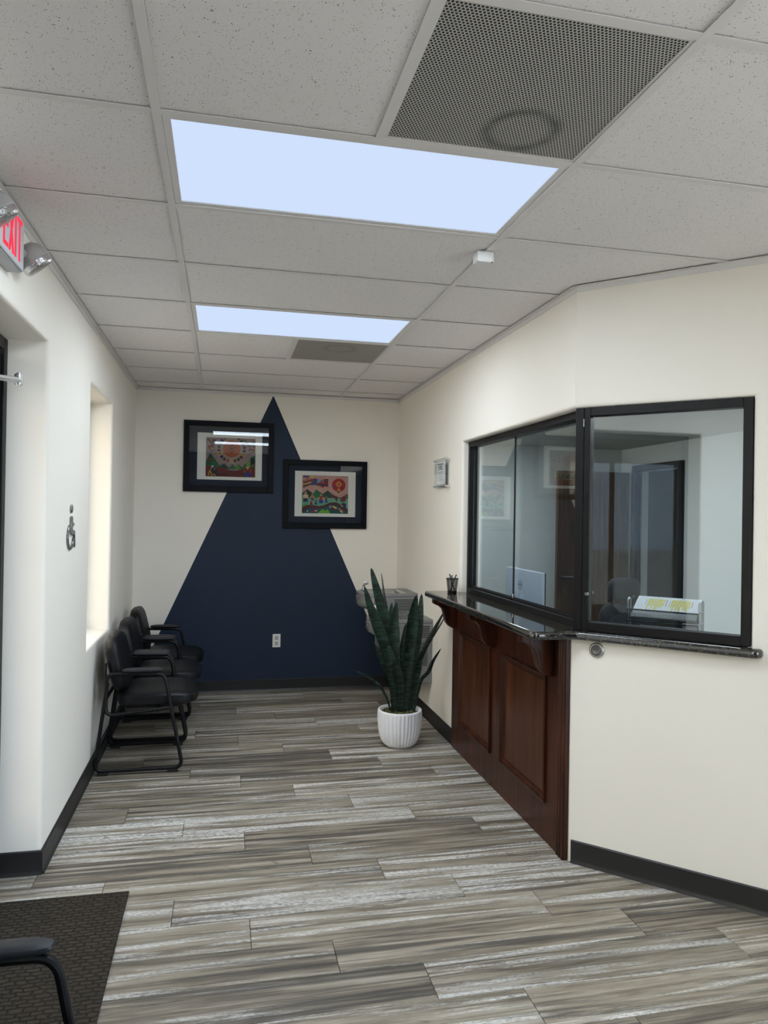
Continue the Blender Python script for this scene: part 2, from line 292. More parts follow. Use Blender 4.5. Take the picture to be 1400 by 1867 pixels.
# ------------------------------------------------------------------ mesh helpers
W = {}
class MB:
    def __init__(s): s.v = []; s.f = []; s.m = []; s.cur = 0
    def add(s, verts, faces):
        b = len(s.v); s.v += [Vector(q) for q in verts]
        s.f += [tuple(b+i for i in f) for f in faces]; s.m += [s.cur]*len(faces); return s
    def box(s, a, b):
        x0, y0, z0 = (min(a[i], b[i]) for i in range(3)); x1, y1, z1 = (max(a[i], b[i]) for i in range(3))
        return s.add([(x0,y0,z0),(x1,y0,z0),(x1,y1,z0),(x0,y1,z0),(x0,y0,z1),(x1,y0,z1),(x1,y1,z1),(x0,y1,z1)],
                     [(0,3,2,1),(4,5,6,7),(0,1,5,4),(1,2,6,5),(2,3,7,6),(3,0,4,7)])
    def obox(s, c, ex, ey, ez):        # centre and three half-extent vectors
        c = Vector(c); P = [c+ex*a+ey*b+ez*d for d in (-1,1) for a, b in ((-1,-1),(1,-1),(1,1),(-1,1))]
        return s.add(P, [(0,3,2,1),(4,5,6,7),(0,1,5,4),(1,2,6,5),(2,3,7,6),(3,0,4,7)])
    def prism(s, pts, vec):            # polygon of 3D points pushed along vec
        n = len(pts); vec = Vector(vec); A = [Vector(q) for q in pts]
        s.add(A+[q+vec for q in A], [tuple(range(n))[::-1], tuple(range(n, 2*n))]+[(i, (i+1) % n, n+(i+1) % n, n+i) for i in range(n)]); return s
    def tube(s, path, r, n=10, caps=True):
        P = [Vector(q) for q in path]; k = len(P); rr = r if isinstance(r, (list, tuple)) else [r]*k
        t0 = (P[1]-P[0]).normalized(); nrm = t0.orthogonal().normalized(); vs = []; prev = t0
        for i in range(k):
            t = (P[min(i+1, k-1)]-P[max(i-1, 0)]).normalized()
            q = prev.rotation_difference(t); nrm = (q @ nrm); nrm = (nrm-t*nrm.dot(t)).normalized(); prev = t; b = t.cross(nrm)
            for j in range(n):
                a = 2*math.pi*j/n; vs.append(P[i]+(nrm*math.cos(a)+b*math.sin(a))*rr[i])
        fs = [(i*n+j, i*n+(j+1) % n, (i+1)*n+(j+1) % n, (i+1)*n+j) for i in range(k-1) for j in range(n)]
        if caps: fs += [tuple(range(n))[::-1], tuple(range((k-1)*n, k*n))]
        return s.add(vs, fs)
    def lathe(s, prof, c, n=32, axis=Vector((0,0,1)), rib=None):
        c = Vector(c); ax = axis.normalized(); e1 = ax.orthogonal().normalized(); e2 = ax.cross(e1); vs = []; k = len(prof)
        for i, (r, h) in enumerate(prof):
            for j in range(n):
                a = 2*math.pi*j/n; q = r+(rib(i, j) if rib else 0)
                vs.append(c+ax*h+(e1*math.cos(a)+e2*math.sin(a))*q)
        fs = [(i*n+j, i*n+(j+1) % n, (i+1)*n+(j+1) % n, (i+1)*n+j) for i in range(k-1) for j in range(n)]
        fs += [tuple(range(n))[::-1], tuple(range((k-1)*n, k*n))]
        return s.add(vs, fs)
    def squad(s, c, ex, ey, ez, e1=0.4, e2=0.4, nu=14, nv=28, warp=None):  # superellipsoid
        c = Vector(c); sg = lambda v, e: math.copysign(abs(v)**e, v); vs = []
        for i in range(nu+1):
            a = -math.pi/2+math.pi*i/nu
            for j in range(nv):
                b = 2*math.pi*j/nv
                x, y, z = sg(math.cos(a), e1)*sg(math.cos(b), e2), sg(math.cos(a), e1)*sg(math.sin(b), e2), sg(math.sin(a), e1)
                if warp: x, y, z = warp(x, y, z)
                vs.append(c+ex*x+ey*y+ez*z)
        fs = [(i*nv+j, i*nv+(j+1) % nv, (i+1)*nv+(j+1) % nv, (i+1)*nv+j) for i in range(nu) for j in range(nv)]
        return s.add(vs, fs)
    def build(s, name, mats, parent=None, smooth=False, bevel=0, seg=2, ang_=30, weld=False):
        me = bpy.data.meshes.new(name); inv = W[parent.name].inverted() if parent else Matrix()
        me.from_pydata([inv @ q for q in s.v], [], s.f)
        for mt in (mats if isinstance(mats, (list, tuple)) else [mats]): me.materials.append(mt)
        for pl, k in zip(me.polygons, s.m): pl.material_index = k
        bm = bmesh.new(); bm.from_mesh(me)
        if weld: bmesh.ops.remove_doubles(bm, verts=bm.verts, dist=1e-5)
        bmesh.ops.recalc_face_normals(bm, faces=bm.faces); bm.to_mesh(me); bm.free()
        if smooth or bevel:
            for pl in me.polygons: pl.use_smooth = True
            me.set_sharp_from_angle(angle=R(ang_ if not bevel else 60))
        o = bpy.data.objects.new(name, me); col.objects.link(o)
        if parent: o.parent = parent; W[o.name] = W[parent.name]
        else: W[o.name] = Matrix()
        if bevel:
            md = o.modifiers.new('soft_edges', 'BEVEL'); md.width = bevel; md.segments = seg; md.limit_method = 'ANGLE'; md.angle_limit = R(40); md.harden_normals = False
        return o
def tag(o, label, cat, group=None):
    o['label'] = label; o['category'] = cat
    if group: o['group'] = group
    return o
def struct(o): o['kind'] = 'structure'; return o
def thing(name, label, cat, loc=(0, 0, 0), rz=0.0, group=None):
    o = bpy.data.objects.new(name, None); col.objects.link(o); o.empty_display_size = 0.1
    o.location = loc; o.rotation_euler = (0, 0, rz); W[o.name] = Matrix.Translation(loc) @ Matrix.Rotation(rz, 4, 'Z')
    return tag(o, label, cat, group)
def sroot(name, loc=(0, 0, 0)):
    o = bpy.data.objects.new(name, None); col.objects.link(o); o.location = loc; W[o.name] = Matrix.Translation(loc); o.empty_display_size = 0.1
    return struct(o)
def copy_tree(o, parent=None):
    c = o.copy(); col.objects.link(c)
    if parent: c.parent = parent
    for ch in list(o.children): copy_tree(ch, c)
    return c
def fillet(pts, r, n=6):
    P = [Vector(q) for q in pts]; out = [P[0]]
    for i in range(1, len(P)-1):
        a, b, c = P[i-1], P[i], P[i+1]; d1 = (a-b); d2 = (c-b); rr = min(r, d1.length*0.49, d2.length*0.49)
        p0 = b+d1.normalized()*rr; p1 = b+d2.normalized()*rr
        for k in range(n+1):
            t = k/n; out.append(p0*(1-t)**2+b*2*t*(1-t)+p1*t*t)
    out.append(P[-1]); return out
X_, Y_, Z_ = Vector((1, 0, 0)), Vector((0, 1, 0)), Vector((0, 0, 1))

def wall(name, O, u, n, L, Hh, openings, thick, mat=PAINT, m0=0.0, m1=0.0, round_=0.02):
    """wall plate with square openings and rounded drywall corners round them; O = lower start on the room face"""
    us = sorted({0, L} | {q for o in openings for q in o[:2]}); zs = sorted({0, Hh} | {q for o in openings for q in o[2:]})
    solid = lambda i, j: 0 <= i < len(us)-1 and 0 <= j < len(zs)-1 and not any(a-1e-6 <= us[i] and us[i+1] <= b+1e-6 and c-1e-6 <= zs[j] and zs[j+1] <= d+1e-6 for a, b, c, d in openings)
    bm = bmesh.new(); vd = {}
    def vtx(i, j, k):
        if (i, j, k) not in vd:
            uu = us[i]
            if k: uu += m0 if i == 0 else (-m1 if i == len(us)-1 else 0)
            vd[(i, j, k)] = bm.verts.new(Vector(O)+u*uu+n*(thick*k)+Z_*zs[j])
        return vd[(i, j, k)]
    for i in range(len(us)-1):
        for j in range(len(zs)-1):
            if not solid(i, j): continue
            for k in (0, 1): bm.faces.new([vtx(i, j, k), vtx(i+1, j, k), vtx(i+1, j+1, k), vtx(i, j+1, k)])
            for (di, dj, a, b) in ((-1, 0, (0, 0), (0, 1)), (1, 0, (1, 0), (1, 1)), (0, -1, (0, 0), (1, 0)), (0, 1, (0, 1), (1, 1))):
                if not solid(i+di, j+dj):
                    bm.faces.new([vtx(i+a[0], j+a[1], 0), vtx(i+b[0], j+b[1], 0), vtx(i+b[0], j+b[1], 1), vtx(i+a[0], j+a[1], 1)])
    bmesh.ops.recalc_face_normals(bm, faces=bm.faces)
    if round_:
        ed = []
        fk = {v for (i, j, k), v in vd.items() if k == 0}
        for e in bm.edges:
            if e.verts[0] in fk and e.verts[1] in fk and len(e.link_faces) == 2 and e.calc_face_angle(0) > 0.5:
                mid = (e.verts[0].co+e.verts[1].co)/2-Vector(O); mu, mz = mid.dot(u), mid.z
                if any(a-1e-4 <= mu <= b+1e-4 and c-1e-4 <= mz <= d+1e-4 for a, b, c, d in openings) and 1e-3 < mu < L-1e-3: ed.append(e)
        if ed: bmesh.ops.bevel(bm, geom=ed, offset=round_, segments=5, affect='EDGES', profile=0.5)
    me = bpy.data.meshes.new(name); bm.to_mesh(me); bm.free(); me.materials.append(mat)
    for pl in me.polygons: pl.use_smooth = True
    me.set_sharp_from_angle(angle=R(40))
    o = bpy.data.objects.new(name, me); col.objects.link(o); W[o.name] = Matrix(); return struct(o)

# ================================================================== THE SETTING
HT = 2.80
SLAB = MB().box((-0.80, YF-0.1, -0.10), (4.5, 5.1, -0.008)).build('floor', SUB); struct(SLAB)
# planks: rows along X, quarter-bond
PITCH_, LEN = 0.198, 1.178
pm_cache = {}
def plank(x0, x1, y0):
    g = 0.0011; lx, ly = x1-x0-2*g, PITCH_-2*g; key = round(lx, 4)
    if key not in pm_cache:
        c = 0.0012; hx, hy = lx/2, ly/2
        v = [(sx*hx, sy*hy, z) for z in (-0.0075, -c) for sx, sy in ((-1,-1),(1,-1),(1,1),(-1,1))]+[(sx*(hx-c), sy*(hy-c), 0) for sx, sy in ((-1,-1),(1,-1),(1,1),(-1,1))]
        f = [(3,2,1,0)]+[(a+i, a+(i+1) % 4, a+4+(i+1) % 4, a+4+i) for a in (0, 4) for i in range(4)]+[(8,9,10,11)]
        me = bpy.data.meshes.new('plank'); me.from_pydata(v, [], f); me.materials.append(PLANK); pm_cache[key] = me
    o = bpy.data.objects.new('plank', pm_cache[key]); col.objects.link(o); o.parent = SLAB
    o.location = ((x0+x1)/2, y0+PITCH_/2, 0)
k0 = int(math.floor((YF-0.6525)/PITCH_)); k1 = int(math.ceil((YB-0.6525)/PITCH_))
for k in range(k0+1, k1):
    y0 = 0.6525+PITCH_*k; off = 0.3195-0.2945*k
    xmin = -0.74; xmax = 1.90 if y0 > 0.97 else min(3.35, 3.02-y0)
    j = math.floor((xmin-off)/LEN)
    while off+j*LEN < xmax:
        a, b = max(xmin, off+j*LEN), min(xmax, off+(j+1)*LEN)
        if b-a > 0.03: plank(a, b, y0)
        j += 1

# walls
DY0, DY1 = -1.27, 1.38; HEAD = 2.31
wall('wall_left', (XL, YF, 0), Y_, -X_, YB-YF+0.0, HT, [(DY0-YF, DY1-YF, 0, HEAD), (2.40-YF, 3.26-YF, 0.772, HEAD), (0.35, 2.35, 0.772, HEAD)], 0.24)
WB = wall('wall_back', (XL, YB, 0), X_, Y_, XR-XL+0.12, HT, [], 0.12)
MB().prism([(0.612-1.165, YB-0.0012, 0.03), (0.612+1.165, YB-0.0012, 0.03), (0.614, YB-0.0012, 2.634)], (0, 0.001, 0)).build('painted_triangle', NAVY, WB)
wall('wall_right', (XR, CY, 0), Y_, X_, YB-CY, HT, [(0, 2.695-CY, 1.0268, 2.088)], 0.12, m0=0.0497)
wall('wall_angled', (CX, CY, 0), AU, AN, 2.0, HT, [(0, 0.742, 1.0268, 2.088)], 0.12, m0=0.0497)
AE = ang(2.0, 0, 0)
wall('wall_right_front', (AE.x, AE.y, 0), -Y_, X_, AE.y-YF, HT, [(0.25, 3.65, 0.05, 2.45)], 0.15)
wall('wall_front', (XL, YF, 0), X_, -Y_, AE.x-XL+0.12, HT, [], 0.15, NAVY)  # unseen wall; navy added only to keep picture-glass reflections dark
# office shell behind the reception windows
OX, OYB, OC = 4.25, 4.87, 2.30
wall('wall_office_right', (OX, -0.6, 0), Y_, X_, OYB+0.6, HT, [(3.87+0.6, 4.56+0.6, 0, 2.06)], 0.12, OFFICE, round_=0)
wall('wall_office_back', (1.893, OYB, 0), X_, Y_, OX-1.893+0.12, HT, [], 0.12, OFFICE)
wall('wall_office_front', (AE.x+0.12, -0.6, 0), X_, -Y_, OX-AE.x, HT, [], 0.12, OFFICE)
struct(MB().prism([(1.894, 1.13, OC), (AE.x+0.16, -0.18, OC), (OX, -0.6, OC), (OX, OYB, OC), (1.894, OYB, OC)], (0, 0, 0.05)).build('ceiling_office', M('office_ceiling_paint', rgb(150, 152, 150), 0.8)))
# dim corridor behind the office door opening
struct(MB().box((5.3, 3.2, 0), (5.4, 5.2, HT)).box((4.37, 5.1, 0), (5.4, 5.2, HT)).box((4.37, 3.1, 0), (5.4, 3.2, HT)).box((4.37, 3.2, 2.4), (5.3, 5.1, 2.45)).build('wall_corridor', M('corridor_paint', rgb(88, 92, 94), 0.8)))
struct(MB().box((-1.0, YF-0.3, HT), (5.5, 5.3, HT+0.1)).build('roof', SUB))  # unseen slab added to stop sky light leaking in over the ceiling
struct(MB().box((-30, -40, -0.25), (30, 30, -0.12)).build('ground', CONC))
struct(MB().box((-9.5, -30, -0.12), (-7.5, 25, 11.0)).build('wall_neighbour', M('tan_stucco', rgb(226, 212, 188), 0.9)))  # unseen, added to block sky and bounce warm light into left windows

# baseboards
BH, BT = 0.102, 0.008
def baseb(name, a, b, n):             # a,b on the wall face, n points into the room; coved toe
    a, b, n = Vector(a), Vector(b), Vector(n)
    prof = [(0, 0), (0.016, 0), (0.015, 0.004), (BT+0.001, 0.012), (BT, 0.02), (BT, BH-0.004), (BT-0.004, BH), (0, BH)]
    struct(MB().prism([a+n*(d+0.0005)+Z_*h for d, h in prof], b-a).build(name, BASEB, smooth=True))
baseb('baseboard_left', (XL, DY1-0.006, 0), (XL, YB, 0), X_)
baseb('baseboard_jamb', (XL-0.165, DY1, 0), (XL+0.008, DY1, 0), -Y_)
baseb('baseboard_left_front', (XL, YF, 0), (XL, DY0, 0), X_)
baseb('baseboard_back', (XL+0.01, YB, 0), (XR-0.01, YB, 0), -Y_)
baseb('baseboard_right', (XR, 2.775, 0), (XR, YB, 0), -X_)
baseb('baseboard_angled', ang(0.012, 0, 0), ang(2.0, 0, 0), -AN)

# ceiling: grid, tiles
CEIL = sroot('ceiling', (0, 0, H))
xs = [XL, 0, 2*T, 4*T, 3.187]
rows = [i*T for i in range(-7, 8)]; rows = [YF]+[r for r in rows if r > YF+0.05]+[YB]
lights = {(1, 0.0), (1, 3*T), (1, -3*T)}; vents = {(1, -T), (1, 4*T)}
def inside(x0, x1, y0, y1):            # skip cells wholly behind the reception walls
    return x0 < 2*T-0.01 or not ((x0 >= XR-0.01 and y0 >= 1.0) or (y0 < CY and x0+y0 > 2.838+0.02))
tcache = {}
def tile(x0, x1, y0, y1):
    g = 0.003; key = (round(x1-x0, 3), round(y1-y0, 3)); zt = 0.006
    if key not in tcache:
        hx, hy = (x1-x0)/2-g, (y1-y0)/2-g
        mb = MB().box((-hx, -hy, 0), (hx, hy, 0.016)); me = bpy.data.meshes.new('ceiling_tile'); me.from_pydata(mb.v, [], mb.f); me.materials.append(TILE)
        bm = bmesh.new(); bm.from_mesh(me); bmesh.ops.recalc_face_normals(bm, faces=bm.faces); bm.to_mesh(me); bm.free(); tcache[key] = me
    o = bpy.data.objects.new('ceiling_tile', tcache[key]); col.objects.link(o); o.parent = CEIL
    o.location = ((x0+x1)/2, (y0+y1)/2, zt)
for ci in range(4):
    for ri in range(len(rows)-1):
        x0, x1, y0, y1 = xs[ci], xs[ci+1], rows[ri], rows[ri+1]
        if ci == 2 and y0 >= CY-0.3: x1 = min(x1, XR+0.05 if y0 > 1.0 else 2.5)
        key = (ci, min((r for _, r in lights | vents), key=lambda r: abs(r-y0)))
        hit_l = any(c == ci and abs(r-y0) < 1e-3 for c, r in lights); hit_v = any(c == ci and abs(r-y0) < 1e-3 for c, r in vents)
        if not inside(x0, x1, y0, y1) or hit_l: continue
        if hit_v: tile(x0, x0+T, y0, y1)
        else: tile(x0, x1, y0, y1)
def tee(name, a, b):
    a, b = Vector(a), Vector(b); d = (b-a).normalized(); n = Vector((-d.y, d.x, 0)); w = 0.012
    prof = [(-w, 0.0), (w, 0.0), (w, 0.0025), (0.001, 0.0025), (0.001, 0.03), (-0.001, 0.03), (-0.001, 0.0025), (-w, 0.0025)]
    MB().prism([a+n*p+Z_*h for p, h in prof], b-a).build(name, TEE, CEIL)
for x in (0, 2*T): tee('main_runner', (x, YF, H), (x, YB, H))
tee('main_runner', (4*T, YF, H), (4*T, 2.838-4*T+0.02, H))
for y in rows[1:-1]:
    for ci in range(4):
        x0, x1 = xs[ci], xs[ci+1]
        if ci >= 2:
            lim = XR if y > CY else 2.838-y
            x1 = min(x1, lim+0.005)
            if x1-x0 < 0.05: continue
        tee('cross_tee', (x0+0.012, y, H+0.0004), (x1-0.012, y, H+0.0004))
for y in (-T, 4*T): tee('cross_tee', (T, y+0.012, H+0.0004), (T, y+T-0.012, H+0.0004))
hz = H-0.0005
def zv(p_): return Vector((p_[0], p_[1], hz-0.012))
for i, (a, b, n) in enumerate([((XL, YF), (XL, YB), X_), ((XL, YB), (XR, YB), -Y_), ((XR, YB), (XR, CY), -X_), ((CX, CY), (AE.x, AE.y), -AN), ((AE.x, AE.y), (AE.x, YF), -X_)]):
    a, b = zv(a), zv(b)
    o = MB().prism([a+n*d+Z_*h for d, h in ((0.001, -0.012), (0.004, -0.012), (0.004, 0.009), (0.022, 0.009), (0.022, 0.012), (0.001, 0.012))], b-a).build('trim_%d' % (i+1), TEE); struct(o)

# left wall window and entrance storefront (window_1, door_1), added unseen storefront for daylight (added_window_2)
w1 = sroot('window_1', (XL-0.20, 2.83, 0.772)); y0, y1, z0, z1 = 2.402, 3.258, 0.774, HEAD-0.002; xw = XL-0.20
MB().box((xw-0.03, y0, z0), (xw+0.03, y0+0.045, z1)).box((xw-0.03, y1-0.045, z0), (xw+0.03, y1, z1)).box((xw-0.03, y0+0.045, z0), (xw+0.03, y1-0.045, z0+0.045)).box((xw-0.03, y0+0.045, z1-0.045), (xw+0.03, y1-0.045, z1)).build('window_frame', BLACKAL, w1)
MB().box((xw-0.004, y0+0.045, z0+0.045), (xw+0.004, y1-0.045, z1-0.045)).build('pane', mat_glass('light_tinted_glass', (0.76, 0.74, 0.70, 1), 0.0, 1.0), w1)
d1 = sroot('door_1', (XL-0.20, 0.05, 0)); fx0, fx1 = XL-0.235, XL-0.167
y0, y1, z1 = DY0+0.003, DY1-0.003, HEAD-0.003
fr = MB().box((fx0, y1-0.05, 0), (fx1, y1, z1)).box((fx0, y0, 0), (fx1, y0+0.05, z1)).box((fx0, y0+0.05, z1-0.05), (fx1, y1-0.05, z1)).box((fx0, 0.36, 0), (fx1, 0.41, z1-0.05)).build('door_frame', BLACKAL, d1, bevel=0.003)
MB().box((fx0+0.03, y0+0.05, 0.0), (fx0+0.038, 0.36, z1-0.05)).build('side_pane', TGLASS, d1)
leaf = MB(); ly0, ly1 = 0.414, y1-0.054
leaf.box((fx0+0.012, ly0, 0.01), (fx1-0.012, ly0+0.06, 2.24)).box((fx0+0.012, ly1-0.06, 0.01), (fx1-0.012, ly1, 2.24)).box((fx0+0.012, ly0+0.06, 2.14), (fx1-0.012, ly1-0.06, 2.24)).box((fx0+0.012, ly0+0.06, 0.01), (fx1-0.012, ly1-0.06, 0.25))
lf = leaf.build('door_leaf', BLACKAL, d1, bevel=0.002)
MB().box((fx0+0.03, ly0+0.06, 0.25), (fx0+0.038, ly1-0.06, 2.14)).build('door_pane', mat_glass('medium_tinted_glass', (0.60, 0.60, 0.60, 1), 0.0, 1.0), lf)
clo = MB().box((fx1-0.012, 0.55, 2.02), (fx1+0.055, 0.80, 2.075)).build('door_closer', STEEL, d1, bevel=0.008)
pa, pb = Vector((fx1+0.066, 0.72, 2.045)), Vector((-0.655, 1.285, 2.122))
MB().tube([pa, pa.lerp(pb, .5), pb], [0.012, 0.011, 0.014], 8).tube([pb-Z_*0.020, pb+Z_*0.024], 0.016, 14).tube([pb-Z_*0.026, pb+Z_*0.030], 0.009, 12).build('closer_arm', STEEL, clo, smooth=True)
def storefront(name, x, ya, yb, z0, z1, n):
    r = sroot(name, (x, (ya+yb)/2, z0))
    f2 = MB().box((x-0.03, ya, z0), (x+0.03, yb, z0+0.05)).box((x-0.03, ya, z1-0.05), (x+0.03, yb, z1))
    for k in range(n+1):
        yy = ya+(yb-ya-0.05)*k/n; f2.box((x-0.03, yy, z0+0.05), (x+0.03, yy+0.05, z1-0.05))
    f2.build('window_frame', BLACKAL, r)
    for k in range(n):
        yy = ya+(yb-ya-0.05)*k/n+0.05; MB().box((x-0.004, yy, z0+0.05), (x+0.004, yy+(yb-ya-0.05)/n-0.05, z1-0.05)).build('pane', WGLASS, r)
storefront('window_2', AE.x+0.09, AE.y-3.648, AE.y-0.252, 0.052, 2.448, 3)  # unseen storefront added to bring in cool daylight
storefront('window_5', XL-0.20, YF+0.352, YF+2.348, 0.774, HEAD-0.002, 2)  # unseen window added for extra daylight on this side

# reception window on the right wall (sliding) and on the angled wall (fixed)
GT = 1.065                      # granite top
w3 = sroot('window_3', (1.85, 1.9, GT)); fy0, fy1, fz0, fz1 = 1.11, 2.692, GT+0.0005, 2.086; a, b = 1.818, 1.888
MB().box((a, fy1-0.028, fz0), (b, fy1, fz1)).build('side_frame', BLACKAL, w3, bevel=0.002)
MB().box((a, fy0, fz1-0.036), (b, fy1-0.028, fz1)).build('head_track', BLACKAL, w3, bevel=0.002)
MB().box((a, fy0, fz0), (b, fy1-0.028, fz0+0.032)).box((a+0.022, fy0, fz0+0.032), (a+0.027, fy1-0.028, fz0+0.046)).box((a+0.048, fy0, fz0+0.032), (a+0.053, fy1-0.028, fz0+0.046)).build('sill_track', BLACKAL, w3)
gz0, gz1 = fz0+0.033, fz1-0.02
MB().box((1.847, 1.950, gz0), (1.853, fy1-0.03, gz1)).build('sliding_pane', RGLASS, w3)
MB().box((1.869, fy0+0.002, gz0), (1.875, 2.01, gz1)).build('sliding_pane', RGLASS, w3)
MB().box((1.8455, 1.944, gz0), (1.8545, 1.950, gz1)).build('pane_edge', DARKPL, w3)
MB().box((1.84, 1.937, gz0-0.002), (1.8465, 1.957, gz0+0.035)).build('pane_pull', CHROME, w3, bevel=0.002)
w4 = sroot('window_4', tuple(ang(0.4, 0, GT)))
def abox(mb, u0, u1, o0, o1, z0, z1):
    c = ang((u0+u1)/2, (o0+o1)/2, (z0+z1)/2); return mb.obox(c, AU*((u1-u0)/2), AN*((o1-o0)/2), Z_*((z1-z0)/2))
o0, o1 = -0.062, -0.002
abox(MB(), 0.703, 0.740, o0, o1, fz0, fz1).build('side_frame', BLACKAL, w4, bevel=0.002)
abox(MB(), 0.004, 0.042, o0-0.02, o1, fz0, fz1).build('corner_post', BLACKAL, w4, bevel=0.002)
abox(MB(), 0.044, 0.072, o0, o1, fz0, fz1).build('hinge_stile', BLACKAL, w4, bevel=0.002)
abox(MB(), 0.073, 0.702, o0, o1, fz1-0.038, fz1).build('head_frame', BLACKAL, w4, bevel=0.002)
abox(MB(), 0.073, 0.702, o0, o1, fz0, fz0+0.040).build('sill_frame', BLACKAL, w4, bevel=0.002)
abox(MB(), 0.073, 0.702, -0.036, -0.030, fz0+0.040, fz1-0.038).build('fixed_pane', RGLASS, w4)
MB().tube([ang(0.043, 0.001, 2.0), ang(0.043, 0.001, 2.035)], 0.003, 8).build('hinge', CHROME, w4, smooth=True)
MB().tube([ang(0.068, -0.002, 1.235), ang(0.068, 0.012, 1.235)], 0.008, 12).build('lock', CHROME, w4, smooth=True)

# ================================================================== CEILING THINGS
def lamp_light(name, loc, sx, sy, watt, colr, par):
    ld = bpy.data.lights.new(name, 'AREA'); ld.shape = 'RECTANGLE'; ld.size = sx; ld.size_y = sy; ld.energy = watt; ld.color = colr
    o = bpy.data.objects.new(name, ld); col.objects.link(o); o.parent = par; o.location = Vector(loc)-par.location
def panel_light(y0, label):
    t = thing('ceiling_light', label, 'ceiling light', (T, y0+T/2, H+0.004), group='LED ceiling panels')
    x0, x1, ya, yb = 0.013, 2*T-0.013, y0+0.013, y0+T-0.013; fw = 0.022; z0, z1 = H+0.0032, H+0.012
    MB().box((x0, ya, z0), (x1, ya+fw, z1)).box((x0, yb-fw, z0), (x1, yb, z1)).box((x0, ya+fw, z0), (x0+fw, yb-fw, z1)).box((x1-fw, ya+fw, z0), (x1, yb-fw, z1)).build('frame', TEE, t)
    MB().box((x0+fw, ya+fw, z0+0.004), (x1-fw, yb-fw, z1)).build('diffuser', PANELEM, t)
    lamp_light('led_light', (T, y0+T/2, H+0.0025), x1-x0-2*fw, yb-ya-2*fw, 21.5, (0.80, 0.90, 1.0), t)
panel_light(0, 'large lit LED ceiling panel next to the dark perforated return grille')
panel_light(3*T, 'lit LED ceiling panel next to the small grey perforated grille')
panel_light(-3*T, 'lit LED ceiling panel reflected in the glass of the framed prints')
def grille(y0, label, pitch, light, dark, hole, rd, ring):
    t = thing('return_air_grille', label, 'air vent', (1.5*T, y0+T/2, H+0.004), group='perforated ceiling grilles')
    mt = mat_perforated('perforated_grille_%d' % len(bpy.data.materials), pitch, ring, light, dark, hole, rd)
    x0, x1, ya, yb = T+0.0125, 2*T-0.0125, y0+0.0125, y0+T-0.0125; z0 = H+0.0032; fw = 0.008
    MB().box((x0, ya, z0), (x1, ya+fw, z0+0.008)).box((x0, yb-fw, z0), (x1, yb, z0+0.008)).box((x0, ya+fw, z0), (x0+fw, yb-fw, z0+0.008)).box((x1-fw, ya+fw, z0), (x1, yb-fw, z0+0.008)).build('frame', TEE, t)
    MB().box((x0+fw, ya+fw, z0+0.002), (x1-fw, yb-fw, z0+0.006)).build('perforated_panel', mt, t)
    MB().tube([(1.5*T-0.03, y0+T/2-0.01, z0+0.001), (1.5*T-0.03, y0+T/2-0.01, z0+0.004)], 0.006, 10).build('screw', STEEL, t)
grille(-T, 'dark perforated square ceiling grille with a sooty ring', 0.0095, rgb(196, 193, 188), rgb(26, 26, 26), 0.36, 1.1, (0.07, 0.17, 0))
grille(4*T, 'small grey perforated ceiling grille near the back wall', 0.0095, rgb(176, 172, 165), rgb(92, 88, 82), 0.30, 0.5, (0.0, -0.1, 0))
t = thing('motion_detector', 'small white wedge-shaped motion detector on the ceiling grid', 'detector', (1.212, 0.775, H))
pr = [(1.172, 0.735), (1.240, 0.735)]
arc = [(1.240+0.016*math.sin(R(a)), 0.750-0.015*math.cos(R(a))+0.0) for a in (30, 60, 90)]
pr = [(1.172, 0.738), (1.236, 0.736), (1.249, 0.748), (1.254, 0.775), (1.247, 0.803), (1.228, 0.815), (1.195, 0.812), (1.172, 0.800)]
n_ = len(pr); zt_ = H-0.0005
MB().add([Vector((x, y, zt_)) for x, y in pr]+[Vector((1.212+(x-1.212)*0.94, 0.775+(y-0.775)*0.94, zt_-0.040)) for x, y in pr],
         [tuple(range(n_)), tuple(range(n_, 2*n_))[::-1]]+[(i, (i+1) % n_, n_+(i+1) % n_, n_+i) for i in range(n_)]).build('housing', WPLASTIC, t, bevel=0.004)
MB().box((1.180, 0.741, zt_-0.0425), (1.232, 0.747, zt_-0.0395)).build('lens_lip', WPLASTIC, t)
MB().box((1.234, 0.744, zt_-0.0412), (1.240, 0.752, zt_-0.0392)).build('indicator', DARKPL, t)

# exit sign with two emergency lamp heads
def text_mesh(name, body, size, mat, parent, origin, ex, ey, depth=0.001, align='CENTER', sx=1.0):
    cu = bpy.data.curves.new(name, 'FONT'); cu.body = body; cu.size = size; cu.align_x = align; cu.align_y = 'CENTER'; cu.extrude = depth; cu.resolution_u = 3
    tmp = bpy.data.objects.new('tmp', cu); col.objects.link(tmp); dg = bpy.context.evaluated_depsgraph_get()
    me = bpy.data.meshes.new_from_object(tmp.evaluated_get(dg)); bpy.data.objects.remove(tmp); bpy.data.curves.remove(cu)
    en = ex.cross(ey); inv = W[parent.name].inverted(); o_ = Vector(origin)
    for v in me.vertices: c = v.co.copy(); v.co = inv @ (o_+ex*(c.x*sx)+ey*c.y+en*c.z)
    me.name = name; me.materials.clear(); me.materials.append(mat)
    o = bpy.data.objects.new(name, me); col.objects.link(o); o.parent = parent; W[o.name] = W[parent.name]; return o
SIGNSHADE = M('sign_grey_plastic', rgb(186, 187, 190), 0.5, var=0.02)  # white housing, greyed in the colour to stand for shade
ey0, ey1, ez0, ez1, exf = 0.425, 0.720, 2.402, 2.585, -0.500
t = thing('exit_sign', 'white EXIT sign with red letters and two lamp heads above the door', 'exit sign', (XL, 0.57, 2.40))
MB().box((XL+0.0005, ey0, ez0), (exf-0.008, ey1, ez1)).build('housing', SIGNSHADE, t, bevel=0.004)
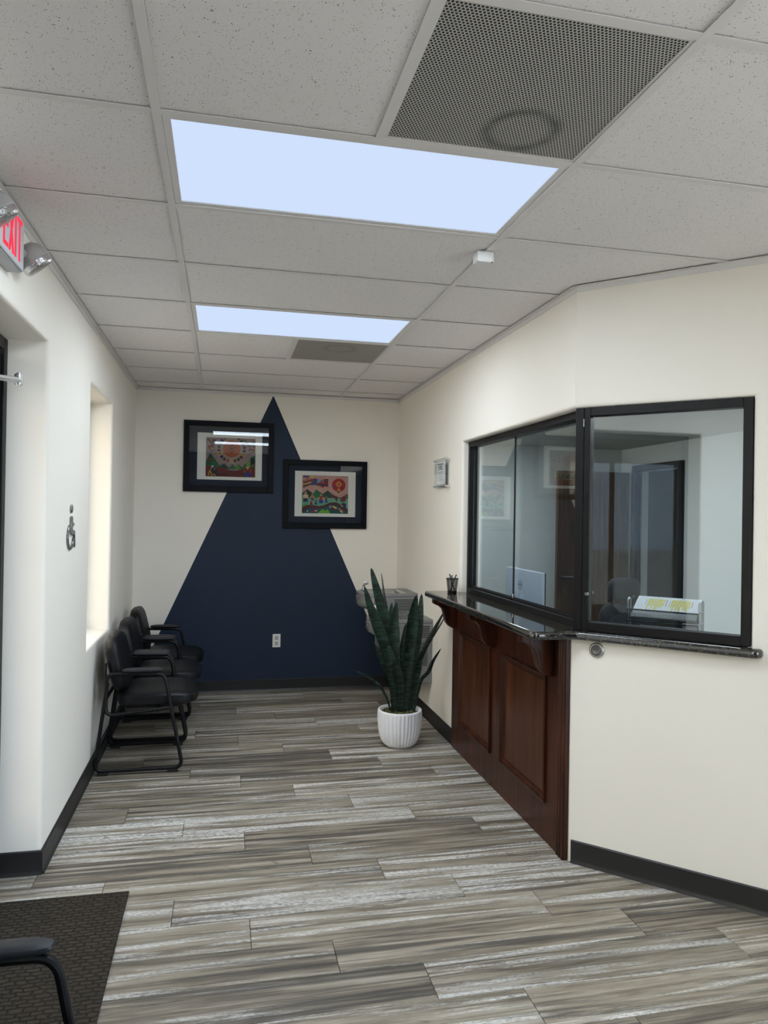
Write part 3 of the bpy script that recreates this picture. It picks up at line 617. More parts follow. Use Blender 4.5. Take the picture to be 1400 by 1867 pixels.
fp = MB().box((exf-0.008, ey0+0.003, ez0+0.003), (exf, ey1-0.003, ez1-0.003)).build('face_plate', SIGNSHADE, t, bevel=0.006)
GLET = [('E', 0.495), ('X', 0.553), ('I', 0.605), ('T', 0.655)]
def bar(mb, pts): return mb.prism([Vector((exf+0.0005, y, z)) for y, z in pts], (0.002, 0, 0))
lz0, lz1, sw = 2.423, 2.566, 0.0135
def rect(mb, a, b, c, d): return bar(mb, [(a, c), (b, c), (b, d), (a, d)])
mb = MB(); rect(mb, 0.470, 0.470+sw, lz0, lz1)
for zz in (lz0, (lz0+lz1-sw)/2, lz1-sw): rect(mb, 0.470+sw, 0.520, zz, zz+sw)
mb.build('letter_e', REDEM, fp)
mb = MB(); bar(mb, [(0.530, lz0), (0.530+sw+0.003, lz0), (0.588, lz1), (0.588-sw-0.003, lz1)]); bar(mb, [(0.530, lz1), (0.530+sw+0.003, lz1), (0.588, lz0), (0.588-sw-0.003, lz0)]); mb.build('letter_x', REDEM, fp)
mb = MB(); rect(mb, 0.600, 0.600+sw, lz0, lz1); mb.build('letter_i', REDEM, fp)
mb = MB(); rect(mb, 0.6475, 0.6475+sw, lz0, lz1-sw); rect(mb, 0.628, 0.684, lz1-sw, lz1); mb.build('letter_t', REDEM, fp)
LENS = mat_glass('prismatic_lamp_lens', (0.9, 0.9, 0.9, 1), 0.15, 1.0)
RIDGE = M('chrome_reflector', rgb(215, 215, 218), 0.18, metal=1.0, var=0.5, scale=160, bump=1.0, bscale=170)
for sgn, yy in ((1, ey1), (-1, ey0)):
    c = Vector((-0.490, yy+sgn*0.072, 2.478)); ax = Vector((0.62, 0.30*sgn*0+0.25, -0.74)).normalized()
    hd = MB().lathe([(0.014, -0.052), (0.034, -0.047), (0.050, -0.031), (0.057, -0.010), (0.057, 0.012), (0.053, 0.014)], c, 24, ax).tube([(-0.515, yy-sgn*0.002, 2.478), (-0.510, yy+sgn*0.030, 2.478)], 0.016, 12).build('lamp_head', GPLASTIC, t, smooth=True)
    MB().lathe([(0.052, 0.010), (0.054, 0.016), (0.054, 0.034), (0.046, 0.040), (0.015, 0.042)], c, 24, ax).build('lamp_lens', RIDGE, hd)

# ================================================================== WALL THINGS
# accessibility symbol
t = thing('accessibility_symbol', 'polished metal wheelchair symbol on the left wall beside the entrance', 'sign', (XL, 1.89, 1.39))
def sym(pts, name, d=0.008):
    MB().prism([(XL+0.001, 1.89+a, 1.39+b) for a, b in pts], (d, 0, 0)).build(name, M('polished_nickel', rgb(128, 132, 134), 0.12, metal=1.0, var=0.05), t, bevel=0.0025)
circ = lambda cx, cz, r, n=18: [(cx+r*math.cos(2*math.pi*i/n), cz+r*math.sin(2*math.pi*i/n)) for i in range(n)]
sym(circ(-0.005, 0.196, 0.021), 'head')
sym([(-0.027, 0.155), (-0.005, 0.160), (0.016, 0.155), (0.019, 0.128), (0.050, 0.126), (0.056, 0.112), (0.019, 0.104), (0.019, 0.092), (0.076, 0.086), (0.090, 0.010), (0.078, -0.002), (0.066, 0.004), (0.056, 0.062), (-0.020, 0.066), (-0.027, 0.085)], 'figure')
wa = [R(110+i*13.5) for i in range(19)]
sym([(-0.022+0.078*math.cos(q), 0.056+0.066*math.sin(q)) for q in wa]+[(-0.022+0.058*math.cos(q), 0.056+0.049*math.sin(q)) for q in reversed(wa)], 'wheel')

# framed prints on the back wall
FLATS = {}
def flat(r, g, b):
    k = (r, g, b)
    if k not in FLATS: FLATS[k] = M('print_ink_%02x%02x%02x' % k, rgb(r*0.88, g*0.88, b*0.88), 0.8, var=0.12, scale=60)
    return FLATS[k]
def circ2(cx, cy, r, n=24, a0=0, a1=360): return [(cx+r*math.cos(R(a0+(a1-a0)*i/n)), cy+r*math.sin(R(a0+(a1-a0)*i/n))) for i in range(n+(a1-a0 < 360))]
def rc(x0, y0, x1, y1): return [(x0, y0), (x1, y0), (x1, y1), (x0, y1)]
def framed(label, x0, x1, z0, z1, mat_r, art_r, shapes, tilt=0.0):
    t = thing('framed_print', label, 'picture', ((x0+x1)/2, YB, z0), group='framed folk-art prints on the back wall')
    yb, yf = YB-0.002, YB-0.026; fw = 0.045
    def bx4(mb, i, y_0, y_1, w): 
        a, b, c, d = x0+i, x1-i, z0+i, z1-i
        for q in ((a, a+w, c, d), (b-w, b, c, d), (a+w, b-w, c, c+w), (a+w, b-w, d-w, d)): mb.box((q[0], y_0, q[2]), (q[1], y_1, q[3]))
        return mb
    bx4(MB(), 0, yf, yb, fw).build('frame', NAVYFR, t, bevel=0.003)
    bx4(MB(), fw, yf+0.006, yb, 0.008).build('inner_lip', NAVYFR, t)
    i = fw+0.008; MB().box((x0+i, yb-0.006, z0+i), (x1-i, yb, z1-i)).build('mat_board', MATNAVY, t)
    a, b, c, d = mat_r; MB().box((a, yb-0.0075, c), (b, yb-0.0062, d)).build('paper_sheet', MATWHITE, t)
    a, b, c, d = art_r; mb = MB(); mats = []; y = yb-0.0078
    for k, (pts, colr) in enumerate(shapes):
        mt = flat(*colr)
        if mt not in mats: mats.append(mt)
        mb.cur = mats.index(mt); yy = y-k*0.000012
        P = [(a+(b-a)*min(1, max(0, u)), yy, c+(d-c)*min(1, max(0, v))) for u, v in pts]
        mb.add(P, [tuple(range(len(P)))])
    mb.build('print', mats, t)
    gl = MB(); i = fw+0.001; y0_ = yf+0.004; dt = (z1-z0)*math.tan(tilt)
    gl.add([(x0+i, y0_+dt/2, z0+i), (x1-i, y0_+dt/2, z0+i), (x1-i, y0_-dt/2, z1-i), (x0+i, y0_-dt/2, z1-i)], [(0, 1, 2, 3)])
    gl.build('glass', PGLASS, t)
rnd = random.Random(3)
# print 1: sun disc with a ring of painted blocks above green hills
A1 = [(rc(0, 0, 1, 1), (158, 138, 134))]
for k in range(130):
    u, v = rnd.random(), 0.35+0.65*rnd.random(); s = 0.006+0.012*rnd.random(); A1.append((rc(u, v, u+s*1.6, v+s*0.6), rnd.choice([(120, 92, 96), (188, 172, 164), (104, 88, 110)])))
cx, cy = 0.515, 0.72; q = 1.22                                     # print aspect
E2 = lambda r, n=28, a0=0, a1=360: [(cx+(x-0)*1.0, cy+y*q) for x, y in circ2(0, 0, r, n, a0, a1)]
A1.append((E2(0.315), (176, 158, 148)))
cols = [(70, 50, 96), (140, 62, 42), (52, 84, 64), (110, 44, 50), (196, 150, 60), (48, 58, 100), (84, 56, 40), (150, 88, 70)]
for k in range(22):
    a0 = k*360/22; i_, o_ = 0.225, 0.295
    if 80 < a0 < 100 or 255 < a0 < 275: continue
    P = circ2(0, 0, o_, 3, a0+1.5, a0+14.5)+circ2(0, 0, i_, 3, a0+14.5, a0+1.5)[:]
    P = [(o_*math.cos(R(a)), o_*math.sin(R(a))) for a in (a0+1.5, a0+8, a0+14.5)]+[(i_*math.cos(R(a)), i_*math.sin(R(a))) for a in (a0+14.5, a0+8, a0+1.5)]
    A1.append(([(cx+x, cy+y*q) for x, y in P], cols[k % 8]))
    if k % 2 == 0:
        am = R(a0+8); A1.append(([(cx+0.26*math.cos(am)+x, cy+(0.26*math.sin(am)+y)*q) for x, y in circ2(0, 0, 0.016, 6)], cols[(k+3) % 8]))
A1.append((E2(0.215), (170, 152, 136))); A1.append((E2(0.177), (178, 92, 52)))
for k in range(12):
    am = R(k*30); A1.append(([(cx+0.186*math.cos(am)+x, cy+(0.186*math.sin(am)+y)*q) for x, y in circ2(0, 0, 0.007, 6)], (60, 44, 40)))
for k in range(3):
    zz = cy+0.10-k*0.09
    for sg in (-1, 1): A1.append(([(cx, zz-0.04), (cx+sg*0.05, zz+0.02), (cx+sg*0.09, zz-0.02), (cx+sg*0.05, zz+0.04), (cx, zz)], (58, 64, 40)))
A1.append(([(0, 0.36), (0.08, 0.60), (0.20, 0.42), (0.27, 0.30), (0.37, 0.33), (0.47, 0.22), (0.53, 0.33), (0.61, 0.24), (0.66, 0.33), (0.74, 0.25), (0.79, 0.36), (0.85, 0.28), (0.90, 0.50), (1, 0.58), (1, 0.20), (0, 0.20)], (52, 104, 62)))
for P, c_ in (([(0, 0.36), (0.08, 0.60), (0.16, 0.46), (0.1, 0.3), (0, 0.28)], (36, 82, 50)), ([(0.27, 0.22), (0.37, 0.34), (0.49, 0.2)], (40, 62, 44)), ([(0.58, 0.2), (0.63, 0.34), (0.71, 0.22)], (96, 140, 60)), ([(0.82, 0.26), (0.83, 0.42), (0.9, 0.40), (0.9, 0.26)], (110, 158, 66)), ([(0.9, 0.36), (0.93, 0.54), (1, 0.44), (1, 0.3)], (30, 46, 36)), ([(0.9, 0.3), (0.9, 0.35), (0.99, 0.37), (0.99, 0.33)], (64, 40, 80)), ([(0.92, 0.32), (0.98, 0.34), (0.98, 0.32)], (200, 90, 80)), ([(0.02, 0.43), (0.14, 0.41), (0.14, 0.45), (0.03, 0.46)], (150, 60, 56))): A1.append((P, c_))
A1.append(([(0, 0), (1, 0), (1, 0.28), (0.86, 0.25), (0.72, 0.20), (0.6, 0.16), (0.48, 0.17), (0.36, 0.23), (0.24, 0.24), (0.1, 0.26), (0, 0.28)], (112, 50, 42)))
for P, c_ in ((rc(0.25, 0.03, 0.45, 0.10), (84, 40, 32)), ([(0.10, 0.02), (0.10, 0.2), (0.12, 0.28), (0.17, 0.28), (0.22, 0.18), (0.24, 0.02)], (34, 44, 48)), (circ2(0.135, 0.255, 0.028, 10), (205, 200, 190)), (rc(0.105, 0.16, 0.115, 0.23), (220, 190, 150)), (rc(0.175, 0.16, 0.185, 0.23), (220, 190, 150)),
              ([(0.04, 0.01), (0.06, 0.12), (0.09, 0.16), (0.12, 0.10), (0.13, 0.01), (0.115, 0.01), (0.10, 0.09), (0.085, 0.12), (0.07, 0.09), (0.06, 0.01)], (214, 160, 44)), ([(0.13, 0.01), (0.14, 0.06), (0.18, 0.07), (0.21, 0.01), (0.19, 0.01), (0.17, 0.045), (0.15, 0.04)], (214, 160, 44)),
              ([(0.79, 0.0), (0.79, 0.12), (0.90, 0.12), (0.90, 0.0), (0.865, 0.0), (0.85, 0.07), (0.83, 0.0)], (34, 60, 150)), (rc(0.80, 0.12, 0.89, 0.20), (120, 44, 50)), (rc(0.775, 0.12, 0.79, 0.19), (214, 130, 70)), (rc(0.90, 0.12, 0.912, 0.19), (214, 130, 70)), (circ2(0.845, 0.225, 0.024, 10), (214, 170, 120)), ([(0.78, 0.26), (0.845, 0.285), (0.90, 0.265), (0.845, 0.24)], (222, 172, 90)),
              ([(0.02, 0.95), (0.05, 0.97), (0.17, 0.80), (0.15, 0.78)], (120, 66, 40)), (circ2(0.10, 0.75, 0.062, 14), (124, 52, 44)), (rc(0.09, 0.70, 0.15, 0.74), (210, 150, 60)), (rc(0.10, 0.645, 0.155, 0.665), (48, 66, 130)), (rc(0.12, 0.88, 0.20, 0.95), (90, 66, 96)),
              ([(0.74, 0.98), (0.77, 0.98), (0.90, 0.80), (0.87, 0.79)], (64, 84, 60)), (circ2(0.92, 0.70, 0.06, 14), (70, 52, 76)), (rc(0.88, 0.66, 0.95, 0.69), (216, 170, 90)), (rc(0.90, 0.73, 0.97, 0.76), (196, 120, 70)), ([(0.935, 0.98), (0.95, 0.98), (0.985, 0.78), (0.955, 0.78)], (74, 40, 44))): A1.append((P, c_))
for k in range(4):
    u = 0.56+0.06*k
    for v in (0.06, 0.13): A1.append(([(u, v-0.05), (u+0.008, v-0.05), (u+0.008, v), (u+0.028, v+0.03), (u+0.004, v+0.012), (u-0.02, v+0.03), (u, v)], (58, 34, 30)))
framed('dark framed print of an orange sun disc, hanging higher', -0.152, 0.623, 1.760, 2.382, (-0.036, 0.522, 1.868, 2.278), (0.037, 0.464, 1.896, 2.238), A1, R(0.42))
# print 2: striped banner and red sun over green mountains, people by a brown river
A2 = [(rc(0, 0, 1, 1), (208, 162, 150))]
for k in range(150):
    u, v = rnd.random(), 0.42+0.58*rnd.random(); s = 0.006+0.012*rnd.random(); A2.append((rc(u, v, u+s*1.8, v+s*0.6), rnd.choice([(150, 100, 100), (228, 196, 184), (176, 120, 112)])))
for P, c_ in ((rc(0.02, 0.93, 0.15, 0.985), (104, 82, 120)), (rc(0.15, 0.94, 0.27, 0.985), (216, 190, 90)), ([(0.02, 0.66), (0.02, 0.86), (0.10, 0.91), (0.30, 0.91), (0.40, 0.88), (0.56, 0.93), (0.56, 0.70), (0.44, 0.74), (0.30, 0.76), (0.16, 0.74)], (150, 58, 58)),
              ([(0.02, 0.68), (0.02, 0.71), (0.19, 0.78), (0.19, 0.75)], (64, 70, 66)), ([(0.02, 0.74), (0.02, 0.76), (0.19, 0.83), (0.19, 0.80)], (214, 196, 110)), ([(0.02, 0.79), (0.02, 0.81), (0.19, 0.87), (0.19, 0.85)], (52, 72, 66)), ([(0.03, 0.84), (0.19, 0.895), (0.19, 0.905), (0.04, 0.87)], (210, 160, 130)),
              ([(0.20, 0.74), (0.25, 0.92), (0.28, 0.92), (0.28, 0.74)], (52, 84, 150)), (rc(0.29, 0.75, 0.305, 0.91), (62, 40, 80)), ([(0.31, 0.79), (0.33, 0.90), (0.38, 0.905), (0.40, 0.87), (0.46, 0.87), (0.45, 0.80), (0.38, 0.82)], (126, 166, 196)), (circ2(0.415, 0.825, 0.03, 12), (156, 60, 60)),
              ([(0.31, 0.74), (0.31, 0.775), (0.42, 0.765), (0.54, 0.75), (0.54, 0.71)], (54, 52, 96)), (rc(0.50, 0.78, 0.56, 0.80), (40, 56, 50)), (rc(0.50, 0.83, 0.56, 0.85), (40, 56, 50)), (rc(0.51, 0.88, 0.55, 0.90), (40, 56, 50)), ([(0.52, 0.92), (0.545, 0.96), (0.56, 0.92)], (230, 226, 214)),
              (circ2(0.33, 0.72, 0.022, 8), (214, 150, 60)), (circ2(0.445, 0.70, 0.03, 8), (190, 50, 56)), (circ2(0.39, 0.71, 0.02, 8), (96, 120, 70))): A2.append((P, c_))
c2x, c2y = 0.79, 0.755; E3 = lambda r, n=26: [(c2x+x, c2y+y*1.2) for x, y in circ2(0, 0, r, n)]
A2.append((E3(0.148), (180, 52, 52)))
for P, c_ in (([(0.72, 0.78), (0.79, 0.86), (0.86, 0.78), (0.79, 0.70)], (222, 180, 70)), ([(0.75, 0.78), (0.79, 0.825), (0.83, 0.78), (0.79, 0.735)], (186, 70, 56)), ([(0.73, 0.53), (0.79, 0.68), (0.85, 0.56), (0.83, 0.55), (0.79, 0.63), (0.75, 0.52)], (226, 190, 90)), (rc(0.755, 0.555, 0.82, 0.59), (52, 58, 96)), (circ2(0.69, 0.70, 0.03, 8), (110, 70, 90)), (circ2(0.87, 0.68, 0.025, 8), (130, 44, 44)), (circ2(0.86, 0.83, 0.025, 8), (150, 60, 70)),
              ([(0, 0.40), (0, 0.52), (0.11, 0.63), (0.24, 0.52), (0.30, 0.63), (0.34, 0.60), (0.44, 0.51), (0.55, 0.61), (0.64, 0.52), (0.76, 0.44), (0.86, 0.43), (0.97, 0.53), (1, 0.50), (1, 0.38)], (50, 92, 62)), ([(0, 0.40), (0, 0.52), (0.11, 0.63), (0.24, 0.50), (0.26, 0.40)], (40, 66, 50)), ([(0.24, 0.40), (0.24, 0.52), (0.30, 0.63), (0.44, 0.50), (0.42, 0.40)], (44, 122, 74)), ([(0.5, 0.4), (0.46, 0.52), (0.55, 0.61), (0.62, 0.5), (0.62, 0.4)], (52, 86, 60)),
              ([(0, 0.10), (0, 0.41), (1, 0.41), (1, 0.1)], (112, 178, 148)), ([(0.62, 0.52), (0.64, 0.41), (0.70, 0.41), (0.74, 0.33), (0.77, 0.33), (0.77, 0.45), (0.72, 0.47)], (112, 52, 54)), ([(0.82, 0.33), (0.84, 0.42), (0.93, 0.50), (0.97, 0.40), (0.92, 0.31)], (120, 60, 60)), (circ2(0.94, 0.48, 0.022, 8), (190, 80, 84)),
              ([(0, 0.0), (0, 0.2), (0.16, 0.20), (0.32, 0.18), (0.46, 0.20), (0.62, 0.27), (0.78, 0.26), (0.92, 0.20), (1, 0.12), (1, 0)], (34, 94, 92)), ([(0, 0.03), (0, 0.13), (0.10, 0.21), (0.22, 0.22), (0.36, 0.19), (0.48, 0.22), (0.60, 0.29), (0.74, 0.30), (0.88, 0.22), (1, 0.10), (1, 0.02), (0.9, 0.12), (0.76, 0.22), (0.62, 0.21), (0.48, 0.15), (0.32, 0.12), (0.16, 0.14)], (92, 46, 44)),
              ([(0.34, 0), (0.44, 0.12), (0.50, 0.08), (0.56, 0.11), (0.62, 0)], (118, 182, 62)), (rc(0.19, 0.03, 0.30, 0.13), (70, 60, 116)), (rc(0.19, 0.03, 0.30, 0.06), (160, 60, 60)), ([(0.27, 0.08), (0.34, 0.09), (0.31, 0.03)], (226, 186, 80)), ([(0.60, 0.16), (0.66, 0.08), (0.72, 0.1), (0.68, 0.18)], (112, 44, 52)), ([(0.65, 0.18), (0.67, 0.21), (0.76, 0.16), (0.74, 0.12)], (230, 206, 110)), ([(0.58, 0.20), (0.62, 0.23), (0.65, 0.17), (0.60, 0.13)], (120, 150, 190)), ([(0.78, 0.12), (0.80, 0.16), (0.89, 0.08), (0.87, 0.04)], (214, 96, 90)), ([(0.82, 0.06), (0.84, 0.09), (0.90, 0.04), (0.88, 0.02)], (228, 200, 110)), ([(0.84, 0.22), (0.88, 0.30), (0.96, 0.26), (0.95, 0.16), (0.90, 0.18)], (56, 52, 96)), ([(0.84, 0.235), (0.89, 0.20), (0.89, 0.18), (0.835, 0.22)], (230, 220, 200)),
              ([(0.10, 0.05), (0.12, 0.07), (0.12, 0.1), (0.13, 0.07), (0.15, 0.05), (0.12, 0.05), (0.12, 0.02)], (226, 200, 190)), ([(0, 0.14), (0.13, 0.24), (0.11, 0.27), (0, 0.2)], (110, 160, 80))): A2.append((P, c_))
for (u, v, s, top, skirt) in ((0.075, 0.42, 1.35, (220, 190, 160), (58, 60, 84)), (0.22, 0.42, 0.9, (206, 110, 90), (60, 84, 120)), (0.30, 0.30, 0.8, (50, 110, 120), (40, 100, 120)), (0.41, 0.38, 1.25, (170, 60, 56), (46, 72, 160)), (0.52, 0.36, 0.85, (100, 60, 96), (70, 80, 120)), (0.20, 0.27, 0.8, (150, 50, 60), (140, 48, 60))):
    A2 += [(rc(u-0.035*s, v-0.09*s, u+0.035*s, v-0.02*s), skirt), (rc(u-0.03*s, v-0.02*s, u+0.03*s, v+0.06*s), top), (circ2(u, v+0.085*s, 0.02*s, 8), (200, 160, 130)), (rc(u-0.028*s, v+0.10*s, u+0.028*s, v+0.115*s), (150, 50, 50)), (rc(u-0.045*s, v-0.01*s, u-0.03*s, v+0.04*s), (230, 190, 110)), (rc(u+0.03*s, v-0.01*s, u+0.045*s, v+0.04*s), (230, 190, 110))]
framed('dark framed print of a red sun above mountains, hanging lower', 0.709, 1.475, 1.450, 2.066, (0.818, 1.370, 1.558, 1.967), (0.883, 1.303, 1.587, 1.930), A2, R(0.35))

# wall outlet in the blue triangle
t = thing('wall_outlet', 'white electrical outlet plate on the navy triangle', 'outlet', (0.677, YB, 0.384))
yo = YB-0.0015
MB().box((0.642, yo-0.006, 0.385), (0.712, yo, 0.503)).build('cover_plate', WPLASTIC, t, bevel=0.002)
for zz in (0.420, 0.468):
    q = MB().box((0.660, yo-0.009, zz-0.018), (0.694, yo-0.0062, zz+0.018)).build('socket', M('outlet_face', rgb(196, 196, 192), 0.5), t, bevel=0.002)
    MB().box((0.668, yo-0.0095, zz-0.002), (0.671, yo-0.0091, zz+0.010)).box((0.683, yo-0.0095, zz-0.002), (0.686, yo-0.0091, zz+0.010)).box((0.674, yo-0.0095, zz-0.013), (0.680, yo-0.0091, zz-0.008)).build('slots', DARKPL, q)

# acrylic certificate holder on the right wall
t = thing('certificate_holder', 'clear acrylic certificate holder on metal standoffs on the right wall', 'certificate', (XR, 3.09, 1.785))
xa = 1.745; cy0, cy1, cz0, cz1 = 2.938, 3.252, 1.783, 2.003
MB().box((xa-0.006, cy0, cz0), (xa-0.002, cy1, cz1)).build('front_panel', ACRYL, t)
MB().box((xa+0.002, cy0, cz0), (xa+0.006, cy1, cz1)).build('back_panel', ACRYL, t)
pp = MB().box((xa-0.0005, cy0+0.04, cz0+0.02), (xa+0.0005, cy1-0.04, cz1-0.02)).build('certificate', PAPER, t)
ln = MB(); xt = xa-0.0012
def inkbar(y0, y1, z, h): ln.box((xt, y0, z), (xt+0.0005, y1, z+h))
a, b = cy0+0.045, cy1-0.045
for q in (cz0+0.024, cz1-0.027): inkbar(a, b, q, 0.003)
inkbar(a, a+0.003, cz0+0.024, cz1-cz0-0.05); inkbar(b-0.003, b, cz0+0.024, cz1-cz0-0.05)
for z, w in ((0.098, 0.8), (0.088, 0.5), (0.070, 0.35), (0.060, 0.7), (0.050, 0.3), (0.040, 0.6)): inkbar(3.095-0.1*w, 3.095+0.1*w, cz0+z+0.02, 0.0025)
ln.build('print_lines', M('faded_ink', rgb(120, 120, 130), 0.8), pp)
tl = MB(); yy = 3.165
for k_, w_ in enumerate((0.022, 0.012, 0.030, 0.016, 0.026)):     # title too small to read: word-sized ink strokes
    tl.box((xt, yy-w_, cz1-0.048), (xt+0.0005, yy, cz1-0.038)); yy -= w_+0.008
tl.build('title_strokes', INK, pp)
text_mesh('main_lettering', 'LMSC', 0.046, INK, pp, (xt, 3.095, cz1-0.072), -Y_, Z_, 0.0003)
for yy in (cy0+0.016, cy1-0.016):
    for zz in (cz0+0.014, cz1-0.014): MB().tube([(xa-0.014, yy, zz), (XR-0.0005, yy, zz)], 0.007, 14).build('standoff', CHROME, t, smooth=True)

# round speak-through bell below the sill
c = ang(0.117, 0.0005, 0.984)
t = thing('door_bell', 'round grey metal bell button under the granite sill', 'doorbell', tuple(c))
MB().lathe([(0.034, 0.0), (0.034, 0.006), (0.030, 0.010), (0.024, 0.011), (0.022, 0.007), (0.010, 0.006)], c, 32, -AN).build('ring', M('bell_nickel', rgb(170, 168, 163), 0.35, metal=0.7), t, smooth=True)
MB().lathe([(0.020, 0.005), (0.020, 0.014), (0.016, 0.017), (0.010, 0.014), (0.006, 0.013)], c, 28, -AN).build('button', M('bell_grey', rgb(110, 108, 104), 0.4, metal=0.5), t, smooth=True)

# ================================================================== RECEPTION COUNTER
FX = 1.757                         # cabinet face
CBY0, CBY1, CT = 1.068, 2.768, 1.0265
t = thing('reception_cabinet', 'dark cherry wood panelled reception front below the granite top', 'cabinet', (FX, 1.9, 0))
# backing and applied face frame
MB().box((FX+0.004, CBY0+0.004, 0.003), (XR-0.0008, CBY1, CT)).build('back_board', CHERRY, t)
pan = [(2.026, 2.588), (1.273, 1.856)]; pz0, pz1 = 0.195, 0.805
f = MB(); fx = FX-0.006
f.box((fx, CBY0+0.075, 0.003), (FX+0.004, CBY1, pz0)).box((fx, CBY0+0.075, pz1), (FX+0.004, CBY1, CT))
f.box((fx, 2.588, pz0), (FX+0.004, CBY1, pz1)).box((fx, 1.856, pz0), (FX+0.004, 2.026, pz1)).box((fx, CBY0+0.075, pz0), (FX+0.004, 1.273, pz1))
f.build('face_frame', CHERRY, t)
for y0, y1 in pan:
    pn = MB().box((FX+0.001, y0+0.03, pz0+0.03), (FX+0.0045, y1-0.03, pz1-0.03)).build('panel', CHERRYLIT, t)
    prof = [(0.0, 0.004), (0.0, -0.018), (0.010, -0.020), (0.016, -0.012), (0.022, -0.016), (0.030, -0.006), (0.034, 0.004)]
    ms = MB()
    loops = []
    for d, h in prof: loops.append([Vector((FX+h, a_, b_)) for a_, b_ in ((y0+d-0.006, pz0+d-0.006), (y1-d+0.006, pz0+d-0.006), (y1-d+0.006, pz1-d+0.006), (y0+d-0.006, pz1-d+0.006))])
    ms.add([v for lp in loops for v in lp], [(i*4+j, i*4+(j+1) % 4, (i+1)*4+(j+1) % 4, (i+1)*4+j) for i in range(len(prof)-1) for j in range(4)])
    ms.build('panel_moulding', CHERRY, pn)
# corbels
cp = [(0, 1.0), (0.165, 1.0), (0.165, 0.845), (0.150, 0.80), (0.125, 0.76), (0.100, 0.66), (0.090, 0.52), (0.084, 0.38), (0.072, 0.24), (0.054, 0.14), (0.030, 0.08), (0.0, 0.06)]
for yc in (2.675, 1.957, 1.198):
    zt, zb = CT-0.0008, 0.805
    cb = MB().prism([(fx-a_, yc, zb+(zt-zb)*h) for a_, h in cp], (0, 0.055, 0)).build('corbel', CHERRY, t, bevel=0.003)
    MB().prism([(fx-a_*0.72-0.006, yc-0.004, zb+(zt-zb)*(0.12+h*0.80)) for a_, h in cp], (0, 0.0035, 0)).build('corbel_face', CHERRY, cb)
# reeded end post against the angled wall
ps = MB().box((fx-0.002, CBY0, 0.003), (FX+0.004, CBY0+0.074, CT)).build('end_post', CHERRY, t)
for k in range(3):
    yy = CBY0+0.012+k*0.024; MB().tube([(fx-0.003, yy, 0.004), (fx-0.003, yy, CT-0.001)], 0.0085, 10).build('reed', CHERRY, ps, smooth=True)
# granite counter / sill (one continuous slab)
zt, zb = GT, GT-0.038
GP = [(1.552, 2.80), (1.552, 1.035), (1.575, 1.008), (1.738, 1.004)]
sl0 = ang(0.052, 0.052, 0); GP = GP[:3]+[(sl0.x-0.02, 1.006), (sl0.x, 1.004+(sl0.y-1.004)*0.6)]
e0, e1 = ang(0.765, 0.052, 0), ang(0.788, 0.028, 0); e2 = ang(0.788, 0.001, 0)
GP += [(e0.x, e0.y), (e1.x, e1.y), (e2.x, e2.y)]
i0, i1 = ang(0.739, 0.001, 0), ang(0.739, -0.30, 0)
inx = 1.96; cr = Vector((inx, 0, 0)); su = CX+CY+0.30/S2
GP += [(i0.x, i0.y), (i1.x, i1.y), (inx, su-inx), (inx, 2.690), (XR-0.001, 2.690), (XR-0.001, 2.80)]
gr = MB().prism([(x, y, zb) for x, y in GP], (0, 0, zt-zb)).build('granite_counter', GRANITE, bevel=0.0165, seg=5)
tag(gr, 'polished black granite counter top wrapping the reception corner', 'counter')

# pen cup and pens
pc = Vector((1.705, 2.655, GT+0.0005))
t = thing('pen_cup', 'black wire mesh pen cup on the granite counter', 'pen cup', tuple(pc))
MESH = mat_mesh('black_wire_mesh', (0.012, 0.012, 0.013, 1), 1.0, 0.62)
def mesh_surface(name, verts, faces, uvs, mat, parent):
    me = bpy.data.meshes.new(name); inv = W[parent.name].inverted(); me.from_pydata([inv @ Vector(q) for q in verts], [], faces); uv = me.uv_layers.new()
    for lp in me.loops: uv.data[lp.index].uv = uvs[lp.vertex_index]
    me.materials.append(mat); o = bpy.data.objects.new(name, me); col.objects.link(o); o.parent = parent; W[o.name] = W[parent.name]; return o
n = 24; vs, uv = [], []
for i, (r_, h) in enumerate(((0.030, 0.004), (0.040, 0.094))):
    for j in range(n+1):
        a = 2*math.pi*j/n; vs.append(pc+Vector((r_*math.cos(a), r_*math.sin(a), h))); uv.append((j*3.0, i*30.0))
mesh_surface('mesh_wall', vs, [(j, j+1, n+2+j, n+1+j) for j in range(n)], uv, MESH, t)
MB().lathe([(0.0285, 0.0), (0.0305, 0.0), (0.0315, 0.012), (0.0295, 0.012)], pc, 24).build('base_ring', TUBE, t, smooth=True)
MB().lathe([(0.0385, 0.092), (0.0415, 0.092), (0.042, 0.098), (0.039, 0.098)], pc, 24).build('rim', TUBE, t, smooth=True)
for i, (q0, q1, lab) in enumerate((((0.016, -0.012), (-0.022, -0.014), 'black pen leaning in the mesh cup towards the waiting area'), ((-0.016, 0.003), (0.026, 0.003), 'black pen leaning in the mesh cup towards the sliding glass'), ((0.001, 0.017), (0.004, 0.022), 'black pen standing nearly upright in the mesh cup'))):
    b0 = pc+Vector((q0[0], q0[1], 0.006)); b1 = pc+Vector((q1[0], q1[1], 0.118-0.005*i))
    d = (b1-b0).normalized()
    tp = thing('pen', lab, 'pen', tuple(b0), group='pens in the mesh cup')
    MB().tube([b0, b0+d*0.010, b1-d*0.005, b1], [0.0015, 0.0042, 0.0042, 0.0036], 8).build('barrel', DARKPL, tp, smooth=True)
    MB().tube([b1, b1+d*0.008], 0.0045, 8).build('cap', TUBE, tp, smooth=True)

